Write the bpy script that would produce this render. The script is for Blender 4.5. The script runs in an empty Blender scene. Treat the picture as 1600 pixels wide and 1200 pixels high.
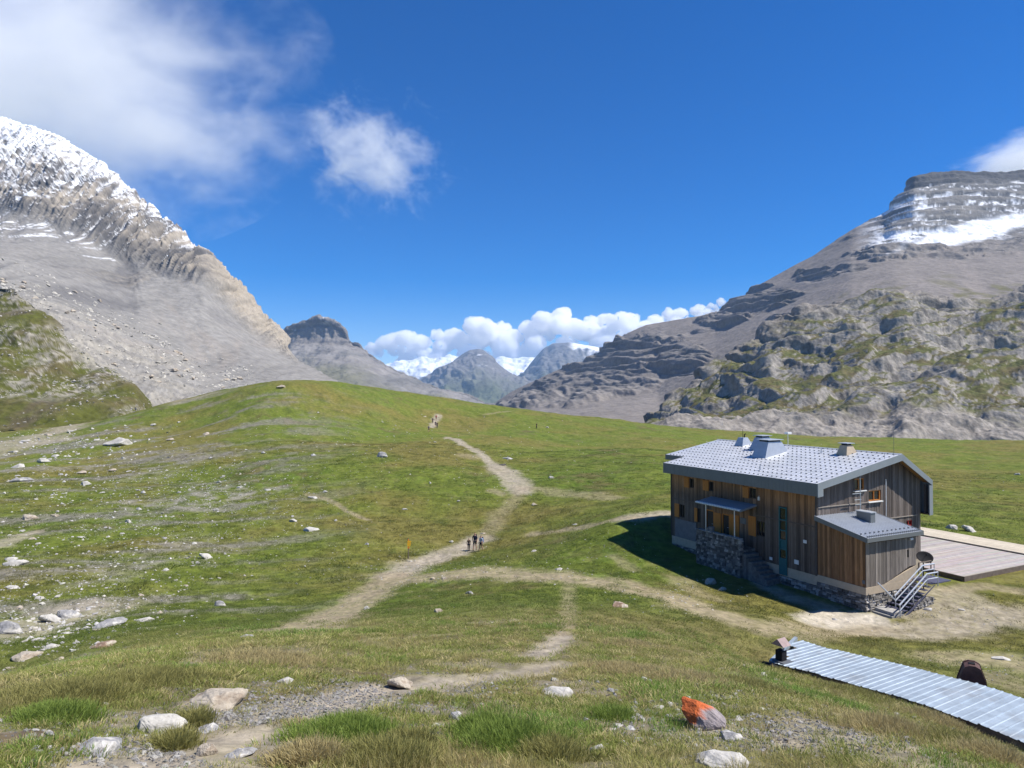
import bpy, bmesh, math, random
import numpy as np
from mathutils import Vector, Matrix, Euler

SC = bpy.context.scene
COL = SC.collection
rad = math.radians
random.seed(7)
RNG = np.random.default_rng(11)

# ------------------------------------------------------------------ camera
PITCH = rad(0.966)
FPX = 1066.67                       # focal length in pixels of a 1600 px wide picture
cam = bpy.data.cameras.new('camera')
cam.lens = 24.0; cam.sensor_width = 36.0; cam.clip_start = 0.1; cam.clip_end = 60000
cam_ob = bpy.data.objects.new('camera', cam); COL.objects.link(cam_ob)
cam_ob.location = (0, 0, 0); cam_ob.rotation_euler = (math.pi / 2 + PITCH, 0, 0)
SC.camera = cam_ob

# ------------------------------------------------------------------ sky, sun, exposure
SUN_AZ, SUN_EL = rad(97), rad(54)   # azimuth clockwise from the view direction (+Y)
w = bpy.data.worlds.new('World'); SC.world = w; w.use_nodes = True
nt = w.node_tree; nt.nodes.clear()
sky = nt.nodes.new('ShaderNodeTexSky'); sky.sky_type = 'NISHITA'; sky.sun_disc = False
sky.sun_elevation = SUN_EL; sky.sun_rotation = SUN_AZ
sky.altitude = 2500; sky.air_density = 1.0; sky.dust_density = 0.15; sky.ozone_density = 3.0
bg = nt.nodes.new('ShaderNodeBackground'); bg.inputs[1].default_value = 0.10
wo = nt.nodes.new('ShaderNodeOutputWorld')
hs = nt.nodes.new('ShaderNodeHueSaturation'); hs.inputs['Saturation'].default_value = 1.56; hs.inputs['Hue'].default_value = 0.511
nt.links.new(sky.outputs[0], hs.inputs['Color']); nt.links.new(hs.outputs[0], bg.inputs[0]); nt.links.new(bg.outputs[0], wo.inputs[0])
sun = bpy.data.lights.new('sun', 'SUN'); sun.energy = 5.0; sun.angle = rad(0.53); sun.color = (1.0, 0.95, 0.87)
sun_ob = bpy.data.objects.new('sun', sun); COL.objects.link(sun_ob)
sd = Vector((math.sin(SUN_AZ) * math.cos(SUN_EL), math.cos(SUN_AZ) * math.cos(SUN_EL), math.sin(SUN_EL)))
sun_ob.rotation_euler = sd.to_track_quat('Z', 'Y').to_euler()
vs = SC.view_settings
vs.view_transform = 'Standard'; vs.look = 'None'; vs.exposure = 0.58; vs.gamma = 1.0; vs.use_curve_mapping = False
SC.cycles.volume_bounces = 20
SC.cycles.max_bounces = 22
SC.cycles.diffuse_bounces = 3
SC.cycles.glossy_bounces = 3
SC.cycles.transparent_max_bounces = 16

# ------------------------------------------------------------------ numeric helpers
def ray(u, v):
    x = (np.asarray(u, float) - 800) / FPX; y = (600 - np.asarray(v, float)) / FPX
    return x, math.cos(PITCH) - y * math.sin(PITCH), math.sin(PITCH) + y * math.cos(PITCH)

def at(u, v, d):                    # the point at depth d (metres along +Y) seen at picture position u, v
    x, y, z = ray(u, v)
    t = np.asarray(d, float) / y
    return x * t, y * t, z * t

def _h(ix, iy, seed):
    n = (ix.astype(np.int64) * 374761393 + iy.astype(np.int64) * 668265263 + seed * 1442695041) & 0x7fffffff
    n = ((n ^ (n >> 13)) * 1274126177) & 0x7fffffff
    return n ^ (n >> 16)

def noise2(x, y, seed=0):           # gradient noise, about -1..1
    x = np.asarray(x, float); y = np.asarray(y, float)
    ix = np.floor(x); iy = np.floor(y); fx = x - ix; fy = y - iy
    ix = ix.astype(np.int64); iy = iy.astype(np.int64)
    def g(a, b, dx, dy):
        an = (_h(ix + a, iy + b, seed) & 1023) * (2 * math.pi / 1024)
        return np.cos(an) * dx + np.sin(an) * dy
    sx = fx * fx * fx * (fx * (fx * 6 - 15) + 10); sy = fy * fy * fy * (fy * (fy * 6 - 15) + 10)
    n0 = g(0, 0, fx, fy) * (1 - sx) + g(1, 0, fx - 1, fy) * sx
    n1 = g(0, 1, fx, fy - 1) * (1 - sx) + g(1, 1, fx - 1, fy - 1) * sx
    return 1.5 * (n0 * (1 - sy) + n1 * sy)

def fbm(x, y, oct=4, seed=0, gain=0.5):
    s = 0; a = 1; f = 1; tot = 0
    for o in range(oct):
        s = s + a * noise2(x * f + 17.3 * o, y * f - 9.1 * o, seed + o); tot += a; a *= gain; f *= 2.03
    return s / tot

def ridged(x, y, oct=5, seed=0, gain=0.55):
    s = 0; a = 1; f = 1; tot = 0
    for o in range(oct):
        s = s + a * (1 - 2 * np.abs(noise2(x * f + 7.7 * o, y * f + 3.1 * o, seed + o))); tot += a; a *= gain; f *= 2.07
    return s / tot

def sstep(a, b, x):
    t = np.clip((x - a) / (b - a), 0, 1); return t * t * (3 - 2 * t)

def mix(a, b, t):
    t = np.asarray(t)[..., None]
    return np.asarray(a) * (1 - t) + np.asarray(b) * t

# ------------------------------------------------------------------ object helpers
def tag(o, label=None, cat=None, group=None, kind=None):
    if label: o['label'] = label
    if cat: o['category'] = cat
    if group: o['group'] = group
    if kind: o['kind'] = kind
    return o

def empty(name, loc=(0, 0, 0), rz=0):
    o = bpy.data.objects.new(name, None); COL.objects.link(o)
    o.location = loc; o.rotation_euler = (0, 0, rz); o.empty_display_size = 0.3
    return o

def link(name, me, parent=None, loc=None, rot=None):
    o = bpy.data.objects.new(name, me); COL.objects.link(o)
    if parent: o.parent = parent
    if loc is not None: o.location = loc
    if rot is not None: o.rotation_euler = rot
    return o

def set_col(me, cols, name='Col'):
    a = me.color_attributes.new(name, 'FLOAT_COLOR', 'POINT')
    c = np.ones((len(me.vertices), 4), np.float32); c[:, :3] = cols
    a.data.foreach_set('color', c.ravel())

def grid_mesh(name, P, cols=None, mat=None, smooth=True, extra=None, flip=False):
    nr, nc, _ = P.shape
    me = bpy.data.meshes.new(name)
    idx = np.arange(nr * nc).reshape(nr, nc)
    q = np.stack([idx[:-1, :-1], idx[:-1, 1:], idx[1:, 1:], idx[1:, :-1]], -1).reshape(-1, 4)
    if flip: q = q[:, ::-1]
    me.vertices.add(nr * nc); me.vertices.foreach_set('co', P.reshape(-1, 3).astype(np.float32).ravel())
    me.loops.add(q.size); me.loops.foreach_set('vertex_index', q.ravel().astype(np.int32))
    me.polygons.add(len(q)); me.polygons.foreach_set('loop_start', (np.arange(len(q)) * 4).astype(np.int32))
    me.polygons.foreach_set('loop_total', np.full(len(q), 4, np.int32))
    me.polygons.foreach_set('use_smooth', np.full(len(q), smooth))
    me.update(calc_edges=True)
    if cols is not None: set_col(me, cols.reshape(-1, 3))
    if extra:
        for k, val in extra.items():
            a = me.attributes.new(k, 'FLOAT', 'POINT'); a.data.foreach_set('value', val.ravel().astype(np.float32))
    if mat: me.materials.append(mat)
    return me

class MB:                            # collects shapes, builds one mesh
    def __init__(s): s.v = []; s.f = []; s.c = []
    def add(s, verts, faces, col=(1, 1, 1)):
        b = len(s.v); s.v += [tuple(p) for p in verts]; s.f += [tuple(i + b for i in f) for f in faces]
        if len(verts) and isinstance(col[0], (tuple, list, np.ndarray)): s.c += [tuple(c) for c in col]
        else: s.c += [tuple(col)] * len(verts)
        return s
    def hexa(s, p, col=(1, 1, 1)):   # 8 corners: bottom 4 counter-clockwise, top 4
        return s.add(p, [(3, 2, 1, 0), (4, 5, 6, 7), (0, 1, 5, 4), (1, 2, 6, 5), (2, 3, 7, 6), (3, 0, 4, 7)], col)
    def box(s, x0, x1, y0, y1, z0, z1, col=(1, 1, 1)):
        return s.hexa([(x0, y0, z0), (x1, y0, z0), (x1, y1, z0), (x0, y1, z0), (x0, y0, z1), (x1, y0, z1), (x1, y1, z1), (x0, y1, z1)], col)
    def tube(s, pts, r, n=8, col=(1, 1, 1)):
        pts = [Vector(p) for p in pts]; rs = r if isinstance(r, (list, tuple)) else [r] * len(pts)
        vs_, fs = [], []
        for i, p in enumerate(pts):
            d = (pts[min(i + 1, len(pts) - 1)] - pts[max(i - 1, 0)]).normalized()
            a = d.cross(Vector((0, 0, 1)) if abs(d.z) < 0.9 else Vector((1, 0, 0))).normalized(); b = d.cross(a)
            for k in range(n):
                t = 2 * math.pi * k / n; vs_.append(p + (a * math.cos(t) + b * math.sin(t)) * rs[i])
        for i in range(len(pts) - 1):
            for k in range(n):
                fs.append((i * n + k, i * n + (k + 1) % n, (i + 1) * n + (k + 1) % n, (i + 1) * n + k))
        fs.append(tuple(range(n - 1, -1, -1))); fs.append(tuple((len(pts) - 1) * n + k for k in range(n)))
        return s.add(vs_, fs, col)
    def prism(s, poly, y0, y1, col=(1, 1, 1)):   # polygon in x,z swept along y
        n = len(poly)
        v = [(x, y0, z) for x, z in poly] + [(x, y1, z) for x, z in poly]
        f = [tuple(range(n)), tuple(range(2 * n - 1, n - 1, -1))] + [(i, i + n, (i + 1) % n + n, (i + 1) % n) for i in range(n)]
        return s.add(v, f, col)
    def build(s, name, mat, parent=None, smooth=False, bevel=0, loc=None, rot=None):
        me = bpy.data.meshes.new(name); me.from_pydata(s.v, [], s.f); me.validate(); me.update()
        bm = bmesh.new(); bm.from_mesh(me); bmesh.ops.recalc_face_normals(bm, faces=bm.faces); bm.to_mesh(me); bm.free()
        set_col(me, np.array(s.c, np.float32).reshape(-1, 3))
        if smooth: me.polygons.foreach_set('use_smooth', [True] * len(me.polygons))
        me.materials.append(mat)
        o = link(name, me, parent, loc, rot)
        if bevel:
            m = o.modifiers.new('bevel', 'BEVEL'); m.width = bevel; m.segments = 2; m.limit_method = 'ANGLE'
        return o

# ------------------------------------------------------------------ materials
def material(name, color=(0.5, 0.5, 0.5), rough=0.8, metal=0.0, var=0.25, scale=6.0, bump=0.0, bscale=30.0,
             attr=None, stretch=(1, 1, 1), spec=0.3, inst=None, detail=5, second=None, translucent=0.0):
    m = bpy.data.materials.new(name); m.use_nodes = True
    t = m.node_tree; N = t.nodes; L = t.links; N.clear()
    out = N.new('ShaderNodeOutputMaterial'); b = N.new('ShaderNodeBsdfPrincipled')
    L.new(b.outputs[0], out.inputs[0])
    b.inputs['Roughness'].default_value = rough; b.inputs['Metallic'].default_value = metal
    b.inputs['Specular IOR Level'].default_value = spec
    tc = N.new('ShaderNodeTexCoord'); mp = N.new('ShaderNodeMapping'); mp.inputs['Scale'].default_value = stretch
    L.new(tc.outputs['Object'], mp.inputs[0])
    no = N.new('ShaderNodeTexNoise'); no.inputs['Scale'].default_value = scale; no.inputs['Detail'].default_value = detail
    no.inputs['Roughness'].default_value = 0.7
    L.new(mp.outputs[0], no.inputs['Vector'])
    if attr or inst:
        at_ = N.new('ShaderNodeAttribute'); at_.attribute_name = attr or inst
        at_.attribute_type = 'GEOMETRY' if attr else 'INSTANCER'; csrc = at_.outputs['Color']
    else:
        rgb = N.new('ShaderNodeRGB'); rgb.outputs[0].default_value = (*color, 1); csrc = rgb.outputs[0]
    if second:
        mx2 = N.new('ShaderNodeMix'); mx2.data_type = 'RGBA'
        n2 = N.new('ShaderNodeTexNoise'); n2.inputs['Scale'].default_value = second[1]; n2.inputs['Detail'].default_value = 4
        L.new(mp.outputs[0], n2.inputs['Vector'])
        cr = N.new('ShaderNodeMapRange'); cr.inputs[1].default_value = second[2]; cr.inputs[2].default_value = second[3]
        L.new(n2.outputs['Fac'], cr.inputs[0]); L.new(cr.outputs[0], mx2.inputs['Factor'])
        L.new(csrc, mx2.inputs['A']); mx2.inputs['B'].default_value = (*second[0], 1); csrc = mx2.outputs['Result']
    mr = N.new('ShaderNodeMapRange'); mr.inputs[1].default_value = 0.25; mr.inputs[2].default_value = 0.75
    mr.inputs[3].default_value = 1 - var; mr.inputs[4].default_value = 1 + var
    L.new(no.outputs['Fac'], mr.inputs[0])
    mx = N.new('ShaderNodeVectorMath'); mx.operation = 'MULTIPLY'
    L.new(csrc, mx.inputs[0]); L.new(mr.outputs[0], mx.inputs[1]); L.new(mx.outputs[0], b.inputs['Base Color'])
    if translucent:
        tl = N.new('ShaderNodeBsdfTranslucent'); ms = N.new('ShaderNodeMixShader'); ms.inputs[0].default_value = translucent
        L.new(mx.outputs[0], tl.inputs[0]); L.new(b.outputs[0], ms.inputs[1]); L.new(tl.outputs[0], ms.inputs[2]); L.new(ms.outputs[0], out.inputs[0])
    if bump:
        nb = N.new('ShaderNodeTexNoise'); nb.inputs['Scale'].default_value = bscale; nb.inputs['Detail'].default_value = 6
        L.new(mp.outputs[0], nb.inputs['Vector'])
        bp = N.new('ShaderNodeBump'); bp.inputs['Strength'].default_value = 1.0; bp.inputs['Distance'].default_value = bump
        L.new(nb.outputs['Fac'], bp.inputs['Height']); L.new(bp.outputs[0], b.inputs['Normal'])
    return m

M = {}
M['ground'] = material('ground', attr='Col', rough=0.95, var=0.5, scale=1.3, bump=0.16, bscale=2.2, spec=0.1, detail=12)
M['rockface'] = material('rockface', attr='Col', rough=0.95, var=0.34, scale=0.12, bump=1.6, bscale=0.16, spec=0.1, detail=12)
M['hillrock'] = material('hillrock', attr='Col', rough=0.95, var=0.45, scale=0.35, bump=0.7, bscale=0.45, spec=0.1, detail=12)
M['farrock'] = material('farrock', attr='Col', rough=1.0, var=0.4, scale=0.012, bump=22.0, bscale=0.02, spec=0.05, detail=9)
M['stone'] = material('stone', (0.46, 0.44, 0.40), 0.9, var=0.35, scale=3.0, bump=0.02, bscale=9, spec=0.2, second=((0.29, 0.275, 0.25), 1.7, 0.48, 0.66))
M['stone_in'] = material('stone_in', inst='tint', rough=0.9, var=0.3, scale=3.0, bump=0.03, bscale=6, spec=0.2)
M['stone_warm'] = material('stone_warm', (0.40, 0.35, 0.28), 0.9, var=0.35, scale=4, bump=0.02, bscale=12, second=((0.25, 0.2, 0.15), 2.5, 0.5, 0.65))
M['stone_grey'] = material('stone_grey', (0.27, 0.265, 0.265), 0.85, var=0.35, scale=4, bump=0.02, bscale=12, second=((0.45, 0.43, 0.40), 3, 0.52, 0.62))
M['stone_dark'] = material('stone_dark', (0.09, 0.08, 0.075), 0.85, var=0.4, scale=4, bump=0.02, bscale=12)
M['stone_brown'] = material('stone_brown', (0.24, 0.16, 0.11), 0.9, var=0.35, scale=5, bump=0.02, bscale=12, second=((0.4, 0.35, 0.28), 3, 0.5, 0.6))
M['lichen_stone'] = material('lichen_stone', (0.25, 0.21, 0.215), 0.85, var=0.35, scale=7, bump=0.015, bscale=22, attr='Col')
M['grass'] = material('grass', inst='tint', rough=0.7, var=0.2, scale=3.0, spec=0.25, translucent=0.42)
M['wood'] = material('wood', attr='Col', rough=0.85, var=0.45, scale=4.0, stretch=(6, 6, 0.35), bump=0.004, bscale=20, spec=0.15)
M['wood_long'] = material('wood_long', attr='Col', rough=0.85, var=0.25, scale=3.0, stretch=(3, 3, 3), spec=0.15)
M['shutter'] = material('shutter', (0.46, 0.17, 0.03), 0.6, var=0.25, scale=5, stretch=(4, 4, 0.6))
M['dark_wood'] = material('dark_wood', (0.05, 0.033, 0.022), 0.7, var=0.3)
M['roof_metal'] = material('roof_metal', (0.52, 0.53, 0.55), 0.38, metal=0.25, var=0.16, scale=0.8, spec=0.5, second=((0.46, 0.475, 0.49), 0.5, 0.5, 0.75))
M['fascia'] = material('fascia', (0.155, 0.165, 0.17), 0.5, metal=0.2, var=0.1, scale=2.0, spec=0.4)
M['fascia_light'] = material('fascia_light', (0.26, 0.285, 0.30), 0.5, metal=0.2, var=0.1, scale=2.0, spec=0.4)
M['hook'] = material('hook', (0.14, 0.15, 0.165), 0.6, metal=0.3, var=0.1)
M['zinc'] = material('zinc', (0.42, 0.45, 0.49), 0.45, metal=0.3, var=0.12, scale=3)
M['concrete'] = material('concrete', (0.44, 0.36, 0.26), 0.9, var=0.15, scale=4)
M['grey_panel'] = material('grey_panel', (0.17, 0.165, 0.165), 0.9, var=0.2, scale=3)
M['masonry'] = material('masonry', attr='Col', rough=0.95, var=0.4, scale=5.0, bump=0.02, bscale=14, spec=0.15)
M['mortar'] = material('mortar', (0.10, 0.085, 0.07), 0.95, var=0.3, scale=5)
M['glass'] = material('glass', (0.012, 0.014, 0.016), 0.08, var=0.1, spec=0.5)
M['teal'] = material('teal', (0.015, 0.11, 0.12), 0.5, var=0.15)
M['white'] = material('white', (0.72, 0.72, 0.70), 0.6, var=0.08)
M['galv'] = material('galv', (0.56, 0.58, 0.60), 0.4, metal=0.45, var=0.15, scale=6, spec=0.5)
M['black_metal'] = material('black_metal', (0.02, 0.02, 0.022), 0.85, var=0.2, spec=0.1)
M['blue_metal'] = material('blue_metal', (0.10, 0.10, 0.15), 0.5, metal=0.3, var=0.2)
M['rust'] = material('rust', (0.085, 0.045, 0.038), 0.75, var=0.4, scale=3, bump=0.006, bscale=12)
M['rust_pale'] = material('rust_pale', (0.30, 0.22, 0.21), 0.7, var=0.25, scale=5)
M['sheet'] = material('sheet', (0.35, 0.41, 0.455), 0.45, metal=0.3, var=0.25, scale=1.6, spec=0.5, second=((0.30, 0.32, 0.33), 1.1, 0.52, 0.72))
M['timber'] = material('timber', (0.16, 0.125, 0.10), 0.9, var=0.35, scale=3)
M['deck'] = material('deck', attr='Col', rough=0.85, var=0.18, scale=2.5, spec=0.15)
M['sign_yellow'] = material('sign_yellow', (0.75, 0.42, 0.02), 0.5, var=0.1)
M['sign_orange'] = material('sign_orange', (0.70, 0.20, 0.02), 0.5, var=0.1)
M['red'] = material('red', (0.45, 0.03, 0.02), 0.5, var=0.1)
M['skin'] = material('skin', (0.45, 0.26, 0.18), 0.6, var=0.1)
def cloth(name, c): M[name] = material(name, c, 0.9, var=0.2, scale=12); return M[name]
for n_, c_ in [('navy', (0.015, 0.018, 0.04)), ('charcoal', (0.02, 0.02, 0.024)), ('blue_cloth', (0.03, 0.09, 0.28)), ('pale_cloth', (0.35, 0.40, 0.45)),
               ('red_cloth', (0.35, 0.03, 0.03)), ('brown_cloth', (0.10, 0.06, 0.04)), ('hair', (0.02, 0.014, 0.01)), ('boot', (0.03, 0.022, 0.018)), ('grey_cloth', (0.13, 0.13, 0.14))]:
    cloth(n_, c_)

# ------------------------------------------------------------------ terrain: control points (u, v, depth)
CP = [
 # slope under the camera
 (800,1200,8.0),(400,1200,7.6),(0,1200,7.4),(1200,1200,8.3),(1600,1195,10.5),
 (800,1100,12.2),(500,1100,11.5),(200,1120,10.0),(1150,1100,13.0),(1400,1135,13.0),
 (0,1075,11.8),(150,1048,13.5),(300,1022,16),(450,1000,19.5),(600,1010,20),
 (800,1000,22),(1000,1000,23.5),(800,950,32),(1000,950,34.5),(1130,1020,24),
 (1190,1044,25.6),(1318,1074,23.2),(1431,1108,21.2),(1600,1182,18.4),
 (1260,1000,30.3),(1400,1042,27.6),(1600,1098,24.2),(1200,965,36),(1500,1020,31.5),(1600,1030,30.5),
 # left flank
 (0,1045,27),(0,1000,34),(0,950,43),(150,1000,30),(200,985,33),(100,900,52),(0,850,68),(0,750,112),(0,700,160),(0,672,205),
 (300,960,41),(300,850,70),(300,750,112),(300,690,148),(150,800,86),(150,700,150),(200,655,215),
 (450,960,42),(450,850,72),(450,760,102),(600,930,46),(600,850,71),(600,790,90),(600,720,118),(450,690,140),
 (330,652,176),(330,617,200),(430,602,194),(400,645,170),(500,642,180),(250,632,196),
 # valley floor and path
 (870,905,46.5),(740,880,58),(740,860,69.5),(640,875,66),(780,802,86),(815,765,97),(760,720,124),(715,688,160),(680,657,205),
 (900,830,64),(900,760,96),(900,700,155),(1000,750,98),(1000,700,145),(900,870,54),
 # hut shoulder
 (974,816,59.5),(974,836,56.8),(1040,803,63),(1050,852,55.6),(1020,880,50.5),(1100,893,48.6),(1100,920,44.5),(1200,925,44.2),(1278,935,42.8),(1350,958,40.2),
 (1440,938,41.5),(1440,895,46.5),(1505,910,44.8),(1600,892,47.5),(1600,940,41),(1550,975,37.5),(1450,985,37.2),(1300,990,36.2),
 (1560,846,58.5),(1480,822,66),(1600,852,57),(1600,800,78),(1500,780,92),(1500,730,135),(1600,740,120),(1250,690,215),(1120,690,190),
 # crest and what lies beyond it
 (560,608,212),(690,624,240),(800,637,258),(1000,661,262),(1200,677,245),(1400,684,222),(1600,690,200),(1800,692,195),
 (560,628,290),(690,640,310),(800,652,320),(1000,676,320),(1200,692,310),(1600,705,280),(430,622,270),(330,640,270),(200,690,290),(0,700,290),
 (-200,700,160),(-200,850,66),(-200,1000,32),(-200,1120,10.5),(1800,1100,24),(1800,900,46),(1800,760,105),
 (0,740,400),(400,700,400),(800,690,400),(1200,700,400),(1600,710,400),(1800,710,400),(-200,740,400),
]
CP = np.array(CP, float)
cx, cy, cz = at(CP[:, 0], CP[:, 1], CP[:, 2])
cx = np.concatenate([cx, [0, -1.5, 1.5, -.8, .8, -2, 2]]); cy = np.concatenate([cy, [1.5, 1.5, 1.5, 3.5, 3.5, 4.5, 4.5]])
cz = np.concatenate([cz, [-2.1, -2.1, -2.15, -2.85, -2.9, -3.15, -3.2]])
def logpol(x, y):
    r = np.sqrt(x * x + y * y); return np.arctan2(x, y) * 1.15, np.log(np.maximum(r, 0.5)) * 0.85
ca, cs = logpol(cx, cy)
def _tps(r2): return np.where(r2 > 1e-12, 0.5 * r2 * np.log(np.maximum(r2, 1e-12)), 0)
_n = len(ca)
_A = np.zeros((_n + 3, _n + 3))
_A[:_n, :_n] = _tps((ca[:, None] - ca) ** 2 + (cs[:, None] - cs) ** 2) + np.eye(_n) * 2e-4
_A[:_n, _n] = 1; _A[:_n, _n + 1] = ca; _A[:_n, _n + 2] = cs; _A[_n:, :_n] = _A[:_n, _n:].T
_W = np.linalg.solve(_A, np.concatenate([cz, [0, 0, 0]]))
HUT_O = np.array([19.3, 43.4, -11.4]); HUT_A = rad(26.4)
_ex = np.array([math.cos(HUT_A), math.sin(HUT_A)]); _ey = np.array([-math.sin(HUT_A), math.cos(HUT_A)])
def hut_rl(x, y):
    dx = x - HUT_O[0]; dy = y - HUT_O[1]
    return dx * _ex[0] + dy * _ex[1], dx * _ey[0] + dy * _ey[1]
_GA = np.linspace(rad(-49), rad(49), 260); _GS = np.linspace(math.log(1.0), math.log(420), 260)
def _tps_eval(a, s):
    z = _W[_n] + _W[_n + 1] * a + _W[_n + 2] * s
    for i in range(_n):
        z = z + _W[i] * _tps((a - ca[i]) ** 2 + (s - cs[i]) ** 2)
    return z
_TG = _tps_eval(*[q for q in np.meshgrid(_GA * 1.15, _GS * 0.85)])
def bicubic(T, fu, fv):
    nv, nu = T.shape
    iu = np.clip(np.floor(fu).astype(int), 1, nu - 3); iv = np.clip(np.floor(fv).astype(int), 1, nv - 3)
    tu = fu - iu; tv = fv - iv
    def wts(t): return [-0.5 * t + t**2 - 0.5 * t**3, 1 - 2.5 * t**2 + 1.5 * t**3, 0.5 * t + 2 * t**2 - 1.5 * t**3, -0.5 * t**2 + 0.5 * t**3]
    wu, wv = wts(tu), wts(tv); out = 0
    for j in range(4):
        row = 0
        for i in range(4): row = row + wu[i] * T[iv - 1 + j, iu - 1 + i]
        out = out + wv[j] * row
    return out
def smooth_h(x, y):
    a = np.arctan2(x, y); s = np.log(np.maximum(np.sqrt(x * x + y * y), 1.0))
    return bicubic(_TG, (a - _GA[0]) / (_GA[1] - _GA[0]), (s - _GS[0]) / (_GS[1] - _GS[0]))
def H(x, y, rough=True):
    x = np.atleast_1d(np.asarray(x, float)); y = np.atleast_1d(np.asarray(y, float))
    shp = x.shape; x = x.ravel(); y = y.ravel()
    z = smooth_h(x, y)
    if rough:
        d = np.sqrt(x * x + y * y)
        r, l = hut_rl(x, y)
        hd = np.sqrt(np.maximum(np.maximum(-2 - r, r - 24), 0) ** 2 + np.maximum(np.maximum(-5 - l, l - 16), 0) ** 2)
        calm = 0.25 + 0.75 * sstep(0, 12, hd)
        z = z + calm * (1.5 * sstep(60, 170, d) * (1 - 0.55 * sstep(190, 240, d)) * fbm(x / 34, y / 34, 3, 3)
                        + 0.48 * sstep(12, 70, d) * fbm(x / 9, y / 9, 3, 5)
                        + 0.17 * sstep(3, 30, d) * fbm(x / 2.2, y / 2.2, 4, 8, 0.6)
                        + 0.05 * fbm(x / 0.6, y / 0.6, 2, 9) * (1 - sstep(25, 60, d)))
        # the deck stands on level ground
        deck = sstep(1.2, 0, np.maximum(np.maximum(10.4 - r, r - 24.5), 0)) * sstep(1.0, 0, np.maximum(np.maximum(-2.9 - l, l - 9), 0))
        z = np.where(deck > 0, np.minimum(z, z * (1 - deck) + (-12.35) * deck), z)
    return z.reshape(shp)

def ground_hits(us, vs_):
    us = np.asarray(us, float); vs_ = np.asarray(vs_, float)
    dx, dy, dz = ray(us, vs_)
    D = np.exp(np.linspace(math.log(4), math.log(330), 500))
    X = (dx / dy)[:, None] * D; Y = np.ones_like(dx)[:, None] * D; Z = (dz / dy)[:, None] * D
    hz = H(X, Y)
    below = Z < hz
    k = np.where(below.any(1), below.argmax(1), 499); k = np.maximum(k, 1)
    i = np.arange(len(us))
    g0 = Z[i, k - 1] - hz[i, k - 1]; g1 = Z[i, k] - hz[i, k]
    t = np.clip(g0 / np.where(np.abs(g0 - g1) < 1e-9, 1, g0 - g1), 0, 1)
    d = D[k - 1] + (D[k] - D[k - 1]) * t
    x = dx / dy * d
    return x, d, H(x, d)

# ------------------------------------------------------------------ tracks and bare patches (picture positions laid on the ground)
PATHS = [  # polyline, half width m, strength, colour kind
 ([(686,648),(680,657),(674,668)],0.9,1,0),
 ([(700,684),(715,688),(745,706),(775,727)],1.0,1,0),([(775,727),(800,748),(815,766)],2.0,1,0),([(815,766),(800,786),(775,812),(755,838)],1.0,.5,1),
 ([(745,845),(715,862),(690,870),(655,880),(625,897)],1.8,1,0),([(625,897),(570,930),(520,960),(455,988)],1.7,1,1),
 ([(640,905),(700,898),(770,896),(870,900)],2.1,.95,1),([(870,900),(960,912),(1050,935),(1130,962)],1.6,.95,1),([(1130,962),(1210,985),(1290,985),(1340,976)],1.5,.8,1),
 ([(1045,801),(985,808)],1.4,.9,0),([(985,808),(930,820),(880,828),(832,834)],0.8,.8,1),
 ([(815,762),(850,765),(900,772),(960,778)],1.5,.55,1),
 ([(889,905),(888,935),(888,965),(880,990)],.4,.55,1),([(882,992),(865,1008),(838,1022)],.55,.95,0),
 ([(885,1040),(840,1048),(780,1056),(700,1064)],.45,.95,0),([(700,1064),(640,1072),(560,1084),(490,1104)],.75,1,0),([(490,1104),(420,1130),(360,1150),(300,1185)],.75,.9,0),
 ([(300,1185),(200,1195)],.6,.8,0),
 ([(1340,976),(1420,985),(1500,975),(1560,958)],1.9,.9,0),([(1470,935),(1500,950),(1530,960)],2.2,.85,0),([(1480,920),(1540,915),(1600,925)],.6,.8,1),
 ([(1190,912),(1240,935),(1290,950)],.7,.8,0),([(1400,960),(1450,955)],1.2,.7,0),
 ([(1270,968),(1320,965),(1370,966)],1.2,.95,2),
 ([(1490,1030),(1560,1030),(1620,1045)],1.5,.75,1),([(1560,1060),(1640,1080)],1.0,.6,1),
 ([(480,772),(512,780),(540,798),(574,812)],.45,.7,1),([(756,648),(795,643)],.5,.8,1),
 ([(740,714),(728,712)],1.5,.6,1),([(770,766),(783,772)],.9,.6,1),
 ([(1060,905),(1090,925),(1120,938)],.9,.5,1),([(960,868),(990,890)],.5,.5,1),
 ([(780,800),(770,830)],1.2,.4,1),
 ([(350,768),(300,785),(230,790)],6,.85,3),([(420,765),(380,775)],3,.9,3),([(300,840),(230,880),(150,910)],2.6,.5,3),
 ([(60,830),(0,852)],1.0,.8,0),([(130,955),(60,975),(0,990)],2.4,.75,0),([(300,715),(230,745)],5,.45,3),
 ([(110,1030),(30,1050),(-30,1060)],1.3,.6,0),
 ([(60,690),(0,700),(-60,700)],7,.8,0),([(160,655),(100,672),(20,690)],4,.8,0),([(220,640),(280,630),(330,615)],2.5,.5,0),
 ([(1290,1140),(1370,1160),(1450,1190)],.9,.55,0),([(1080,1150),(1180,1150)],.55,.5,0),([(1000,1110),(1080,1100)],.3,.5,3),
 ([(300,1090),(350,1096),(400,1090)],.35,.6,4),([(60,1150),(0,1160)],.35,.9,4),([(560,1050),(600,1056)],.3,.8,4),([(440,1175),(480,1172)],.3,.7,4),
 ([(470,1042),(560,1050)],.3,.5,4),([(560,1000),(640,995),(720,990)],.3,.5,1),([(700,975),(800,968)],.35,.4,0),
 ([(1300,1073),(1330,1078)],.3,.7,4),
]
_pu = [p for pl in PATHS for p in pl[0]]
_hx, _hy, _hz = ground_hits([p[0] for p in _pu], [p[1] for p in _pu])
PATHW = []; _k = 0
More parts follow.
